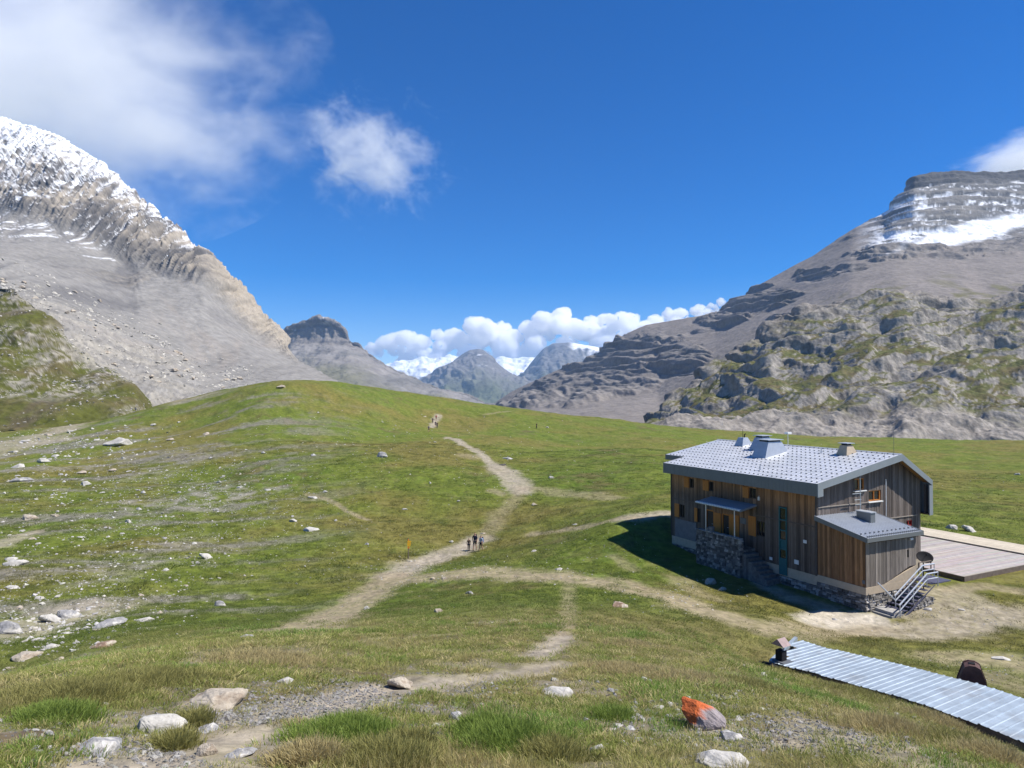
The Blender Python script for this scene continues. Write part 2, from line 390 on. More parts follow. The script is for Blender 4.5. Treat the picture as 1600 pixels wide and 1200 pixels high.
for pl in PATHS:
    n = len(pl[0]); PATHW.append((np.stack([_hx[_k:_k + n], _hy[_k:_k + n]], 1), pl[1], pl[2], pl[3])); _k += n

def path_masks(x, y):
    d0 = np.sqrt(x * x + y * y)
    wob = fbm(x / 1.6, y / 1.6, 3, 21) * 0.55 + fbm(x / 5, y / 5, 2, 22) * 0.5
    fine = fbm(x / 0.5, y / 0.5, 2, 23) * (1 - sstep(40, 120, d0))
    out = [np.zeros_like(x) for _ in range(5)]
    for pts, hw, st, kind in PATHW:
        b0 = pts.min(0) - hw * 4; b1 = pts.max(0) + hw * 4
        sel = np.where((x > b0[0]) & (x < b1[0]) & (y > b0[1]) & (y < b1[1]))[0]
        if not len(sel): continue
        best = np.full(len(sel), 1e9)
        for a, b in zip(pts[:-1], pts[1:]):
            ab = b - a; t = np.clip(((x[sel] - a[0]) * ab[0] + (y[sel] - a[1]) * ab[1]) / (ab @ ab + 1e-9), 0, 1)
            best = np.minimum(best, np.hypot(x[sel] - a[0] - ab[0] * t, y[sel] - a[1] - ab[1] * t))
        q = best / (hw * (1.22 if kind < 2 else 1.0)) + wob[sel] * 0.95 + fine[sel] * 0.4
        m = st * sstep(1.3, 0.45, q) * np.clip(0.85 + 0.5 * wob[sel] + 0.45 * fine[sel], 0.15, 1)
        if kind == 3: m = m * sstep(-0.25, 0.35, fbm(x[sel] / 2.5, y[sel] / 2.5, 3, 24))
        out[kind][sel] = np.maximum(out[kind][sel], m)
    return out

# ------------------------------------------------------------------ ground sheet
NA, ND = 900, 800
az = np.linspace(rad(-47), rad(47), NA)
dist = np.exp(np.linspace(math.log(1.3), math.log(400), ND))
AZ, DI = np.meshgrid(az, dist)
GX = DI * np.sin(AZ); GY = DI * np.cos(AZ)
gx, gy = GX.ravel(), GY.ravel()
gz = H(gx, gy)
pm = path_masks(gx, gy)
dirt = np.maximum.reduce(pm)
gz = gz - 0.06 * np.maximum(pm[0], pm[1]) * (1 - sstep(60, 150, DI.ravel()))
D1 = DI.ravel()
GREEN = np.array([0.114, 0.142, 0.022]); LUSH = np.array([0.084, 0.144, 0.016]); OLIVE = np.array([0.145, 0.130, 0.034]); BROWN = np.array([0.120, 0.088, 0.040]); STRAW = np.array([0.20, 0.175, 0.075])
n1 = fbm(gx / 30, gy / 30, 4, 31); n2 = fbm(gx / 8, gy / 8, 4, 32); n3 = fbm(gx / 1.7, gy / 1.7, 3, 33)
c = mix(GREEN, OLIVE, sstep(-0.25, 0.45, n1 + 0.5 * n2))
c = mix(c, LUSH, 0.85 * sstep(0.05, 0.5, -n1 * 0.8 + 0.7 * n2 - 0.05))
c = mix(c, BROWN, 0.75 * sstep(0.12, 0.55, 0.7 * n2 - 0.5 * n1 + 0.25 * n3))
n4 = fbm(gx / 0.9, gy / 0.9, 3, 34, 0.65); n5 = fbm(gx / 3.2 + gy / 9, gy / 3.2, 3, 35)
c = c * (1 + 0.30 * n4 + 0.20 * n5 + 0.10 * n2)[:, None]
c = mix(c, STRAW * 0.8, 0.35 * sstep(0.1, 0.5, n5 + 0.6 * n4) * sstep(25, 60, D1))
c = mix(c, np.array([0.055, 0.075, 0.014]), 0.55 * sstep(0.22, 0.5, -n5 + 0.5 * n4) * sstep(20, 60, D1))
c = mix(c, STRAW, 0.55 * sstep(0.1, 0.6, n3 + 0.4 * n2) * (1 - sstep(25, 60, D1)))
near = 1 - sstep(20, 42, D1)
c = mix(c, np.array([0.15, 0.125, 0.07]), 0.6 * near)
left = sstep(-0.15, -0.42, gx / np.maximum(gy, 1)) * sstep(30, 50, D1) * sstep(250, 190, D1)
STREAK = fbm((gx * 0.9 + gy * 0.35) / 26, (gy * 0.9 - gx * 0.35) / 7, 4, 45, 0.6)
stony = left * sstep(-0.02, 0.34, STREAK + 0.35 * fbm(gx / 2.5, gy / 2.5, 3, 46, .65))
c = mix(c, np.array([0.235, 0.215, 0.185]) * (0.8 + 0.45 * fbm(gx / 0.8, gy / 0.8, 2, 47))[:, None], 0.8 * stony)
nearbare = (1 - sstep(14, 24, D1)) * sstep(0.12, 0.42, fbm(gx / 1.6, gy / 1.6, 4, 48, .6) + 0.15)
c = mix(c, np.array([0.23, 0.195, 0.15]), 0.7 * nearbare)
DIRT0 = np.array([0.33, 0.285, 0.225]); DIRT1 = np.array([0.30, 0.245, 0.165]); PALE = np.array([0.50, 0.45, 0.37]); STONY = np.array([0.26, 0.235, 0.205]); SOIL = np.array([0.095, 0.062, 0.042])
grain = 0.85 + 0.3 * (0.5 + 0.5 * fbm(gx / 0.35, gy / 0.35, 2, 41))
for m_, col_ in zip(pm, (DIRT0, DIRT1, PALE, STONY, SOIL)):
    c = mix(c, col_[None, :] * grain[:, None], np.clip(m_ * 0.95, 0, 1))
P = np.stack([GX, GY, gz.reshape(GX.shape)], -1)
def H(x, y):      # from here on: read the finished sheet
    x = np.atleast_1d(np.asarray(x, float)); y = np.atleast_1d(np.asarray(y, float))
    fu = (np.arctan2(x, y) - az[0]) / (az[1] - az[0]); fv = (np.log(np.maximum(np.sqrt(x * x + y * y), 1.31)) - math.log(1.3)) / (math.log(400 / 1.3) / (ND - 1))
    fu = np.clip(fu, 0, NA - 1.001); fv = np.clip(fv, 0, ND - 1.001)
    iu = fu.astype(int); iv = fv.astype(int); tu = fu - iu; tv = fv - iv; T = P[..., 2]
    return (T[iv, iu] * (1 - tu) + T[iv, iu + 1] * tu) * (1 - tv) + (T[iv + 1, iu] * (1 - tu) + T[iv + 1, iu + 1] * tu) * tv
ground = tag(link('ground', grid_mesh('ground', P, c.reshape(ND, NA, 3), M['ground'], flip=True)), kind='structure')
del c

# wide base sheet far below, so that the place has a floor to the horizon
b = MB(); b.add([(-12400, 150, -75), (12400, 150, -75), (12400, 12700, -75), (-12400, 12700, -75)], [(0, 1, 2, 3)], (0.10, 0.11, 0.05))
tag(b.build('valley_floor', M['farrock']), kind='structure')
# ------------------------------------------------------------------ mountains: radial height fields, rows from skyline to foot
def interp_u(pts, us):
    p = np.array(pts, float); return np.interp(us, p[:, 0], p[:, 1])

def smooth1(a, k):
    if k < 2: return a
    ker = np.hanning(k + 2)[1:-1]; ker /= ker.sum()
    return np.convolve(np.pad(a, (k // 2, k - 1 - k // 2), mode='edge'), ker, mode='valid')

def mountain(u0, u1, rows, nc, nr, back=(0.25, 0.35), smooth=9):
    """rows: list of (v points over u, depth points over u), top to bottom.  Returns world grid and row parameter."""
    us = np.linspace(u0, u1, nc)
    X, Y, Z = [], [], []
    for k, (vp, dp) in enumerate(rows):
        v = smooth1(interp_u(vp, us), 3 if k == 0 else smooth); d = smooth1(interp_u(dp, us), 31)
        x, y, z = at(us, v, d); X.append(x); Y.append(y); Z.append(z)
    X, Y, Z = map(np.array, (X, Y, Z))
    # a back slope behind the skyline
    bk = 1 + back[0]
    X = np.vstack([X[0] * bk, X]); Y = np.vstack([Y[0] * bk, Y]); Z = np.vstack([Z[0] - Y[0] * back[0] * back[1] * 2.5, Z])
    nk = len(X) - 1
    lens = np.array([max(1.0, np.median(np.abs((Z[i + 1] / Y[i + 1] - Z[i] / Y[i])))) for i in range(nk)])
    span = np.array([np.median(np.abs(Z[i + 1] / Y[i + 1] - Z[i] / Y[i])) for i in range(nk)]); span[0] = span[1:].sum() * 0.06
    cnt = np.maximum(6, (nr * span / span.sum()).astype(int))
    s = np.concatenate([i + np.linspace(0, 1, cnt[i], endpoint=False) for i in range(nk)] + [[nk]])
    # monotone smooth interpolation between rows
    def ip(A):
        i = np.minimum(s.astype(int), nk - 1); t = (s - i)[:, None]
        m = np.zeros_like(A); m[1:-1] = (A[2:] - A[:-2]) / 2; m[0] = A[1] - A[0]; m[-1] = A[-1] - A[-2]
        m[1] = A[2] - A[1]
        p0, p1, m0, m1 = A[i], A[i + 1], m[i] * 0.6, m[i + 1] * 0.6
        return (2 * t**3 - 3 * t**2 + 1) * p0 + (t**3 - 2 * t**2 + t) * m0 + (-2 * t**3 + 3 * t**2) * p1 + (t**3 - t**2) * m1
    G = np.stack([ip(X), ip(Y), ip(Z)], -1)
    S = np.repeat((s - 1)[:, None], nc, 1); U = np.repeat(us[None], len(s), 0)
    return G, S, U

def normals(G):
    a = np.gradient(G, axis=1); b_ = np.gradient(G, axis=0)
    n = np.cross(a, b_); n /= np.linalg.norm(n, axis=-1, keepdims=True) + 1e-9
    n *= np.sign(n[..., 2:3] + 1e-9)
    return n

def finish(name, G, cols, mat, kind='structure'):
    G = G.copy(); G[..., 2] = np.maximum(G[..., 2], -70.0)
    o = link(name, grid_mesh(name, G, cols, mat, flip=False), None); tag(o, kind=kind)
    return o

ROCK = np.array([0.215, 0.195, 0.175]); ROCKD = np.array([0.115, 0.11, 0.108]); SCREE = np.array([0.218, 0.208, 0.192]); SNOW = np.array([0.80, 0.82, 0.86]); TAN = np.array([0.33, 0.29, 0.235])
TURF = np.array([0.098, 0.105, 0.022])

# --- scree mountain on the left, snow on its crest
G, S, U = mountain(-260, 610, [
  ([(-260,100),(-100,150),(0,188),(50,203),(90,217),(130,245),(160,264),(185,288),(205,305),(215,318),(240,335),(250,350),(275,362),(300,391),(318,398),(330,408),(350,432),(372,452),(392,478),(410,500),(425,512),(434,526),(442,546),(480,570),(520,592),(560,607),(610,622)],
   [(-260,1200),(0,1080),(130,1000),(240,930),(330,880),(442,800),(480,690),(520,580),(610,430)]),
  ([(-260,335),(0,330),(60,345),(130,372),(200,415),(317,440),(358,490),(400,528),(442,556),(480,576),(520,597),(560,611),(610,626)],
   [(-260,900),(0,860),(85,830),(200,790),(317,765),(442,735),(480,640),(520,545),(610,415)]),
  ([(-260,430),(0,428),(90,452),(200,505),(317,560),(442,592),(520,612),(610,632)],
   [(-260,520),(0,500),(200,545),(317,560),(442,500),(520,440),(610,390)]),
  ([(-260,560),(0,560),(100,585),(200,640),(320,645),(442,650),(610,655)],
   [(-260,330),(0,310),(200,300),(320,300),(610,330)])], 470, 430)
n = normals(G); x, y, z = G[..., 0], G[..., 1], G[..., 2]
th = (U * 1.0)                                           # runs across the slope
cliff = sstep(1.12, 0.85, S + 0.22 * fbm(x / 90, z / 60, 3, 51)) * sstep(-0.6, 0.05, S)
cliff = cliff * sstep(470, 430, U)
low = sstep(2.05, 2.5, S + 0.25 * fbm(x / 40, y / 40, 3, 52)) * sstep(380, 250, U)
gul = ridged(x / 60 + z / 300, z / 420, 5, 53)           # gullies down the face
rid = ridged(x / 34, z / 40 + y / 60, 5, 54)
scr = fbm(x / 30 + z * 0.012, y / 200, 4, 55)
stri = ridged(x / 9 + z / 50, z / 120, 4, 76)
disp = cliff * (0.2 + 0.8 * sstep(0.02, 0.45, S)) * (9 * gul + 5 * rid + 5 * stri) + cliff * (2.5 * ridged(x / 6, z / 9, 4, 68) + 2.5 * stri) + (1 - cliff) * (1.6 * scr + 1.2 * fbm(x / 14, y / 14, 3, 56)) + low * 3.2 * ridged(x / 9, y / 9, 4, 57)
rib = sstep(1.75, 1.1, S) * sstep(0.25, 0.6, fbm(x / 55, z / 140, 3, 58)) * (1 - cliff)
disp = disp - (1 - cliff) * 2.2 * sstep(0.0, 0.4, fbm((x * 0.55 + z * 0.85) / 13, (x * 0.85 - z * 0.55) / 170, 5, 60, .6)) + rib * 5 * rid + cliff * 2.2 * ridged(x / 8 + z / 60, z / 30, 3, 69) * sstep(0.95, 0.6, S * 0)
jagz = sstep(0.35, 0.0, S) * (S > -0.4) * sstep(100, 200, U) * sstep(455, 430, U) * (5 * ridged(U / 13, U * 0, 4, 70) + 5 * ridged(U / 4.5, U * 0 + 3, 3, 71))
G = G.copy(); G[..., 2] += jagz * 0.8
Gd = G + n * disp[..., None]
n2_ = normals(Gd)
col = SCREE * (1 + 0.25 * scr[..., None] + 0.12 * fbm(x / 6, y / 6, 2, 59)[..., None])
streak = fbm((x * 0.55 + z * 0.85) / 13, (x * 0.85 - z * 0.55) / 170, 5, 60, .6)
col = mix(col, np.array([0.125, 0.12, 0.118]), 0.85 * sstep(0.08, 0.42, streak) * (S > 0.9))
col = mix(col, np.array([0.27, 0.235, 0.20]), 0.5 * sstep(0.1, 0.5, -streak) * (S > 0.9))
rockc = mix(ROCKD * 0.75, TAN * 0.95, sstep(-0.5, 0.5, fbm(x / 50, z / 30, 4, 61) + 0.95 * sstep(250, 420, U) - 0.5 + 0.8 * stri))
col = mix(col, rockc, np.clip(cliff + rib, 0, 1))
boul = sstep(0.10, 0.4, ridged(x / 4, y / 4, 3, 62)) * low * sstep(-0.25, 0.25, fbm(x / 25, y / 25, 3, 80)) + 0.6 * sstep(1.7, 2.4, S) * sstep(0.25, 0.5, fbm(x / 7, y / 7, 3, 63)) * sstep(380, 250, U)
col = mix(col, np.array([0.36, 0.335, 0.29]) * (0.8 + 0.3 * fbm(x / 3, y / 3, 2, 64)[..., None]), np.clip(boul, 0, 1))
snowline = 1.02 + 0.15 * sstep(160, 40, U) * sstep(0.7, 0.2, S) - 0.0016 * np.clip(U, 0, 460) + 0.10 * sstep(140, 0, U)
sn = sstep(-0.10, 0.10, snowline * 0.8 - 0.16 - S * 0.75 + 0.75 * fbm(x / 13, z / 18, 6, 65, 0.75) - 0.55 * stri - 0.15 * rid + 1.1 * (n2_[..., 2] - 0.62))
sn = sn * sstep(360, 250, U - 40 * fbm(x / 50, z / 50, 2, 66))
patch = sstep(0.42, 0.5, fbm(x / 45 + 3, z / 25, 3, 67)) * sstep(1.5, 1.0, S) * (U < 330)
col = mix(col, SNOW, np.clip(np.maximum(sn, patch), 0, 1))
finish('scree_mountain', Gd, col, M['rockface'])
SCREE_G, SCREE_S, SCREE_U = Gd, S, U

# --- grassy hillside at the left edge
G, S, U = mountain(-260, 245, [
  ([(-260,395),(-100,415),(0,446),(25,452),(45,470),(80,500),(110,542),(160,572),(205,598),(228,632),(245,665)], [(-260,330),(245,262)]),
  ([(-260,520),(0,540),(110,600),(205,632),(245,672)], [(-260,285),(245,240)]),
  ([(-260,690),(0,690),(110,682),(245,690)], [(-260,200),(245,205)])], 200, 190)
n = normals(G); x, y, z = G[..., 0], G[..., 1], G[..., 2]
r_ = ridged(x / 16, y / 16, 4, 71); f_ = fbm(x / 12, y / 12, 4, 72); hol = fbm(x / 45, (y + z) / 45, 3, 73)
G = G + n * (2.2 * f_ + 1.2 * r_ + 5 * hol)[..., None]
rk = sstep(0.10, 0.35, 0.6 * ridged(x / 3, y / 3, 4, 75) + 0.9 * fbm(x / 9, z / 6, 5, 74, 0.7) - 0.16 + 0.3 * sstep(0.5, 0.0, S)) * sstep(-0.3, 0.2, fbm(x / 40, z / 25, 2, 77) + 0.1)
soil = sstep(0.15, 0.4, fbm(x / 18 + 5, z / 10, 4, 78, .6))
col = mix(TURF * 0.8, np.array([0.10, 0.085, 0.035]), sstep(-0.2, 0.5, f_))
col = mix(col, np.array([0.085, 0.065, 0.045]), soil * .7)
col = mix(col, np.array([0.36, 0.33, 0.285]) * (0.8 + 0.5 * fbm(x / 3, y / 3, 3, 79)[..., None]), rk * 0.8)
finish('grassy_hillside', G, col, M['hillrock'])
HILL_G, HILL_S, HILL_U = G, S, U

# --- rock buttress (flat-topped) beyond the pass
G, S, U = mountain(395, 790, [
  ([(395,640),(425,575),(439,550),(443,526),(448,513),(460,507),(471,503),(486,500),(497,494),(508,498),(522,501),(534,509),(540,517),(543,535),(552,538),(560,538),(568,550),(580,556),(600,572),(640,592),(680,606),(720,618),(790,640)], [(395,2600),(790,2400)]),
  ([(395,650),(440,558),(455,545),(500,541),(540,543),(560,552),(600,580),(640,598),(720,624),(790,646)], [(395,2520),(790,2330)]),
  ([(395,660),(790,665)], [(395,1500),(790,1500)])], 260, 190)
n = normals(G); x, y, z = G[..., 0], G[..., 1], G[..., 2]
top = sstep(1.15, 0.9, S + 0.15 * fbm(x / 120, z / 60, 2, 81)) * sstep(640, 560, U)
G = G + n * (top * (9 * ridged(x / 60, z / 160, 4, 82) + 5 * ridged(x / 40, z / 14, 3, 83)) + (1 - top) * (14 * ridged(x / 190, y / 190, 5, 84) + 7 * ridged(x / 60, z / 50, 4, 90)))[..., None]
col = mix(np.array([0.215, 0.20, 0.185]), np.array([0.145, 0.14, 0.13]), sstep(-0.3, 0.4, fbm(x / 130, z / 60, 4, 85)))
col = mix(col, np.array([0.12, 0.12, 0.06]), 0.6 * sstep(1.25, 1.6, S + 0.3 * fbm(x / 90, z / 40, 3, 86)))
col = mix(col, mix(ROCKD * 0.9, ROCK * 0.9, sstep(-0.3, 0.4, noise2(z / 14, x / 300, 88) + 0.5 * ridged(x / 22, z / 60, 3, 89))), top * 0.9)
col = mix(col, SNOW, 0.4 * top * sstep(0.15, 0.4, fbm(x / 60, z / 9, 3, 87) + 0.2 * sstep(0.5, 0.1, S) - 0.25))
finish('flat_topped_mountain', G, col, M['farrock'])

# --- far range: blue peak, snowy range, cloud-topped mountain
G, S, U = mountain(520, 1000, [
  ([(520,600),(560,585),(600,574),(622,567),(640,569),(660,563),(680,566),(700,560),(740,566),(770,570),(785,562),(800,566),(830,563),(870,560),(920,548),(1000,552)], [(520,11000),(1000,11000)]),
  ([(520,640),(1000,640)], [(520,8200),(1000,8200)])], 260, 70, back=(0.1, 0.35))
n = normals(G); x, y, z = G[..., 0], G[..., 1], G[..., 2]
rr = ridged(x / 420, y / 420, 5, 91); G = G + n * (90 * rr)[..., None]; nn = normals(G)
sn = sstep(-0.1, 0.12, 0.75 - S * 1.15 + 0.4 * fbm(x / 200, z / 120, 4, 92) - 0.25 * sstep(0.0, 0.5, rr))
sn = np.maximum(sn, sstep(770, 785, U) * sstep(850, 830, U) * sstep(0.75, 0.5, S))
col = mix(np.array([0.13, 0.13, 0.13]), SNOW, sn)
finish('snowy_range', G, col, M['farrock'])

G, S, U = mountain(560, 900, [
  ([(560,650),(610,622),(650,600),(670,588),(690,577),(706,568),(722,556),(735,549),(748,547),(757,550),(766,560),(780,572),(800,586),(830,600),(860,610),(900,620)], [(560,6200),(900,6200)]),
  ([(560,664),(900,664)], [(560,4300),(900,4300)])], 230, 130, back=(0.12, 0.35))
n = normals(G); x, y, z = G[..., 0], G[..., 1], G[..., 2]
G = G + n * ((0.15 + 0.85 * sstep(0.0, 0.3, S)) * (95 * ridged(x / 480, y / 700, 5, 94) + 30 * ridged(x / 130, z / 120, 4, 95)))[..., None]
col = mix(np.array([0.165, 0.155, 0.145]), np.array([0.09, 0.10, 0.055]), sstep(0.3, 0.75, S + 0.25 * fbm(x / 250, z / 100, 3, 96)))
col = mix(col, SNOW, 0.7 * sstep(0.45, 0.55, fbm(x / 160, z / 50, 3, 97)) * (S < 0.6))
finish('pointed_peak', G, col, M['farrock'])

G, S, U = mountain(690, 1080, [
  ([(690,660),(720,640),(760,622),(790,606),(812,590),(826,575),(838,560),(850,546),(866,538),(890,536),(920,541),(960,548),(1080,545)], [(690,7300),(1080,7300)]),
  ([(690,668),(1080,668)], [(690,5000),(1080,5000)])], 240, 130, back=(0.12, 0.35))
n = normals(G); x, y, z = G[..., 0], G[..., 1], G[..., 2]
G = G + n * ((0.15 + 0.85 * sstep(0.0, 0.3, S)) * (105 * ridged(x / 520, y / 700, 5, 98) + 32 * ridged(x / 150, z / 140, 4, 99)))[..., None]
col = mix(np.array([0.15, 0.145, 0.14]), np.array([0.075, 0.085, 0.05]), sstep(0.35, 0.7, S + 0.25 * fbm(x / 250, z / 100, 3, 100)))
col = mix(col, SNOW, sstep(885, 900, U) * sstep(0.3, 0.15, S + 0.12 * fbm(x / 120, z / 60, 3, 101)))
finish('cloud_capped_mountain', G, col, M['farrock'])

# --- big mountain on the right with snow bands
G, S, U = mountain(735, 1860, [
  ([(735,648),(770,633),(800,612),(830,598),(860,583),(900,568),(930,556),(950,538),(985,519),(1010,508),(1050,501),(1090,494),(1120,488),(1140,477),(1160,463),(1190,443),(1220,427),(1270,400),(1300,380),(1338,355),(1362,343),(1385,334),(1396,318),(1408,303),(1420,290),(1428,281),(1445,276),(1480,274),(1520,272),(1600,270),(1860,250)],
   [(735,1700),(930,1550),(1120,1400),(1400,1350),(1860,1400)]),
  ([(735,655),(800,625),(860,602),(930,580),(985,552),(1050,530),(1120,515),(1220,462),(1330,400),(1400,388),(1450,385),(1600,372),(1860,355)],
   [(735,1600),(930,1400),(1120,1230),(1400,1130),(1860,1150)]),
  ([(735,662),(800,645),(930,625),(1030,615),(1120,570),(1220,525),(1330,480),(1400,462),(1600,455),(1860,450)],
   [(735,1250),(930,1050),(1120,900),(1400,800),(1860,800)]),
  ([(735,680),(930,668),(1030,668),(1120,640),(1330,600),(1860,600)], [(735,700),(1030,620),(1400,560),(1860,560)])], 620, 400)
n = normals(G); x, y, z = G[..., 0], G[..., 1], G[..., 2]
warp = 14 * fbm(x / 160, y / 160, 3, 110)
band = 0.8 * noise2((z + warp) / 9, x / 200, 111) + 0.8 * noise2((z + warp) / 20, x / 320, 108) + 0.4 * noise2((z + warp) / 4, x / 60, 109)        # strata
upper = sstep(1.05, 0.75, S + 0.2 * fbm(x / 120, y / 120, 3, 112)) * sstep(1330, 1400, U)
crag = sstep(0.15, 0.45, fbm(x / 170, y / 170, 3, 113) + 0.35 * fbm(x / 50, z / 25, 3, 114) - 0.04 + 0.55 * sstep(1090, 960, U) * sstep(2.3, 1.9, S) * sstep(0.12, 0.3, S) - 0.3 * sstep(1.3, 1.8, S) * (U > 1100))
crag = crag * sstep(2.6, 2.1, S)
Vq = 618 - FPX * G[..., 2] / G[..., 1]
for (bu, bv, wu, wv_) in [(1415,390,85,13),(1570,383,70,12),(1185,468,62,18),(1275,430,34,11),(1225,500,26,9),(960,560,85,34),(1060,560,45,26),(1130,500,40,10),(1330,418,26,7)]:
    e_ = ((U - bu) / wu) ** 2 + ((Vq - bv - 0.10 * (bu - U)) / wv_) ** 2
    crag = np.maximum(crag, sstep(1.2, 0.5, e_ + 1.5 * fbm(x / 34, z / 8, 5, 128, .65)))
rg = ridged(x / 45, z / 30, 5, 115)
scr = fbm(x / 60, y / 60, 4, 116)
G0 = G
G = G + n * (upper * (6 * band + 4 * rg) + crag * (1 - upper) * (9 * ridged(x / 70, z / 22, 5, 126) + 6 * np.tanh(2 * band) + 2 * rg) + (1 - np.maximum(upper, crag)) * (2.5 * scr + 0.8 * rg))[..., None]
G[..., 2] += sstep(0.22, 0.05, S) * (S >= 0) * 10 * sstep(1415, 1430, U) * 0.4
nn = normals(G)
col = np.array([0.195, 0.175, 0.158]) * (1 + 0.22 * scr[..., None] + 0.1 * fbm(x / 8, y / 8, 2, 117)[..., None])
st2 = fbm((x * 0.6 - z * 0.8) / 25, (x * .8 + z * .6) / 200, 4, 118)
col = mix(col, np.array([0.25, 0.22, 0.195]), 0.6 * sstep(0.1, 0.5, st2))
rc = mix(np.array([0.075, 0.075, 0.075]), np.array([0.22, 0.20, 0.18]), sstep(-0.5, 0.5, 0.5 * rg + 0.9 * fbm(x / 30, z / 9, 5, 127, .65)))
col = mix(col, rc, np.clip(crag, 0, 1) * 0.9)
rc2 = mix(np.array([0.095, 0.098, 0.10]), np.array([0.20, 0.19, 0.175]), sstep(-0.5, 0.7, band))
col = mix(col, rc2, upper)
capw = sstep(0.24, 0.17, S + 0.05 * fbm(x / 40, z / 40, 3, 129)) * (S > -0.02) * sstep(1410, 1428, U)
sn = upper * sstep(-0.12, 0.16, 0.34 * (-band) + 0.95 * fbm(x / 30, z / 10, 6, 119, .68) - 0.15 + 0.25 * sstep(1500, 1350, U) ) * (1 - capw)
col = mix(col, np.array([0.085, 0.085, 0.085]), capw * upper * 0.9)
glv = interp_u([(1390,398),(1420,384),(1470,362),(1530,342),(1600,330),(1860,300)], U); glb = interp_u([(1390,400),(1430,382),(1470,383),(1530,374),(1600,352),(1860,320)], U)
# smooth snowfield lying under the summit cliffs
Vp = 618 - FPX * G0[..., 2] / G0[..., 1]
fld = sstep(-4, 4, Vp - glv + 6 * fbm(x / 60, y / 60, 3, 120)) * sstep(5, -3, Vp - glb + 6 * fbm(x / 50, y / 50, 3, 121)) * (U > 1385)
sn = np.maximum(sn, fld)
strk = sstep(0.5, 0.56, fbm(x / 70 + 9, z / 16, 3, 122)) * sstep(1.3, 1.0, S) * sstep(1200, 1250, U)
col = mix(col, SNOW, np.clip(np.maximum(sn, strk), 0, 1))
col = mix(col, np.array([0.115, 0.11, 0.035]), 0.75 * sstep(1.55, 2.1, S + 0.35 * fbm(x / 60, y / 60, 3, 123)) * sstep(0.0, 0.35, fbm(x / 35, y / 35, 3, 124)) * (U > 1100))
finish('snow_banded_mountain', G, col, M['rockface'])

# --- rugged rocky hill behind the hut
G, S, U = mountain(1005, 1860, [
  ([(1005,690),(1015,672),(1028,655),(1045,634),(1065,622),(1100,600),(1118,580),(1140,560),(1165,548),(1200,522),(1225,508),(1250,492),(1290,478),(1330,470),(1370,466),(1400,462),(1440,470),(1480,472),(1540,462),(1600,455),(1860,435)],
   [(1005,440),(1140,520),(1330,580),(1860,580)]),
  ([(1005,695),(1028,668),(1100,640),(1200,592),(1330,560),(1450,556),(1600,548),(1860,540)], [(1005,420),(1140,450),(1330,450),(1860,430)]),
  ([(1005,700),(1028,676),(1100,665),(1200,652),(1330,645),(1600,650),(1860,650)], [(1005,395),(1200,360),(1600,320),(1860,310)]),
  ([(1005,720),(1860,720)], [(1005,300),(1860,255)])], 500, 420)
n = normals(G); x, y, z = G[..., 0], G[..., 1], G[..., 2]
wx = x + 9 * fbm(x / 40, y / 40, 3, 130); wy = y + 9 * fbm(x / 40 + 50, y / 40, 3, 131)
big = ridged(wx / 62, wy / 62, 5, 132); med = ridged(wx / 20, wy / 20, 5, 133); sml = ridged(wx / 6, wy / 6, 3, 134)
h_ = 13 * fbm(wx / 85, wy / 60, 4, 132) + 6.5 * ridged(wx / 95, wy / 80, 4, 145) + 2.6 * ridged((wx + wy * .4) / 30, (wy - wx * .3) / 15, 4, 133) + 0.7 * sml
tz = z + 9 * fbm(x / 60, y / 60, 3, 136) - 0.10 * x
h_ = h_ + 3.6 * np.tanh(4 * noise2(tz / 9, x / 80, 135)) + 1.6 * np.tanh(2.5 * noise2(tz / 2.6, x / 40, 142))
G = G + n * (h_ * sstep(3.0, 2.6, S))[..., None]
nn = normals(G)
flat = nn[..., 2]
g_ = sstep(0.0, 0.25, (flat - 0.62) * 1.8 + 1.0 * fbm(x / 42, y / 34, 5, 137, 0.55) - 0.05 + 0.25 * sstep(1.9, 1.2, S) * 0)
g_ = g_ * sstep(2.35, 2.1, S + 0.2 * fbm(x / 20, y / 20, 2, 138)) * sstep(0.05, 0.4, S + 0.4 * fbm(x / 40, y / 40, 2, 139))
rc = mix(np.array([0.07, 0.066, 0.062]), np.array([0.28, 0.258, 0.228]), sstep(-0.5, 0.45, med * 0.5 + fbm(x / 10, z / 4, 5, 140, 0.65)))
rc = mix(rc, np.array([0.235, 0.21, 0.185]), 0.5 * sstep(2.1, 2.4, S + 0.3 * fbm(x / 20, y / 20, 3, 146)))
tf = mix(np.array([0.085, 0.092, 0.022]), np.array([0.105, 0.085, 0.034]), sstep(-0.3, 0.5, fbm(x / 9, y / 9, 3, 141)))
rc = mix(rc, np.array([0.20, 0.18, 0.16]), 0.8 * sstep(0.35, 0.0, S + 0.25 * fbm(x / 30, y / 30, 3, 144)))
col = mix(rc, tf, g_ * 0.92)
col = col * (1 + 0.3 * fbm(x / 2.5, y / 2.5, 2, 143)[..., None])
finish('rocky_hill', G, col, M['hillrock'])

# ------------------------------------------------------------------ the hut (local x: along the gable, y: along the long wall away from us)
rh = random.Random(5)
hut = empty('mountain_hut', HUT_O, HUT_A)
tag(hut, 'wooden mountain hut with pale metal roof and stone base, right of the paths', 'mountain hut')
HW, HL = 10.4, 14.0                       # depth along the gable, length
RID, K = 7.55, 1.52 / 8.15                # ridge position and roof slope
def roof_z(r): return 5.9 + (r + 0.6) * K if r <= RID else 7.42 - (r - RID) * 0.60
EAVE_B = 10.75

def lerp3(a, b, t): return tuple(a[i] * (1 - t) + b[i] * t for i in range(3))
WARM, DARKW, GREYW, SILV = (0.32, 0.165, 0.075), (0.10, 0.075, 0.058), (0.135, 0.112, 0.096), (0.20, 0.175, 0.155)

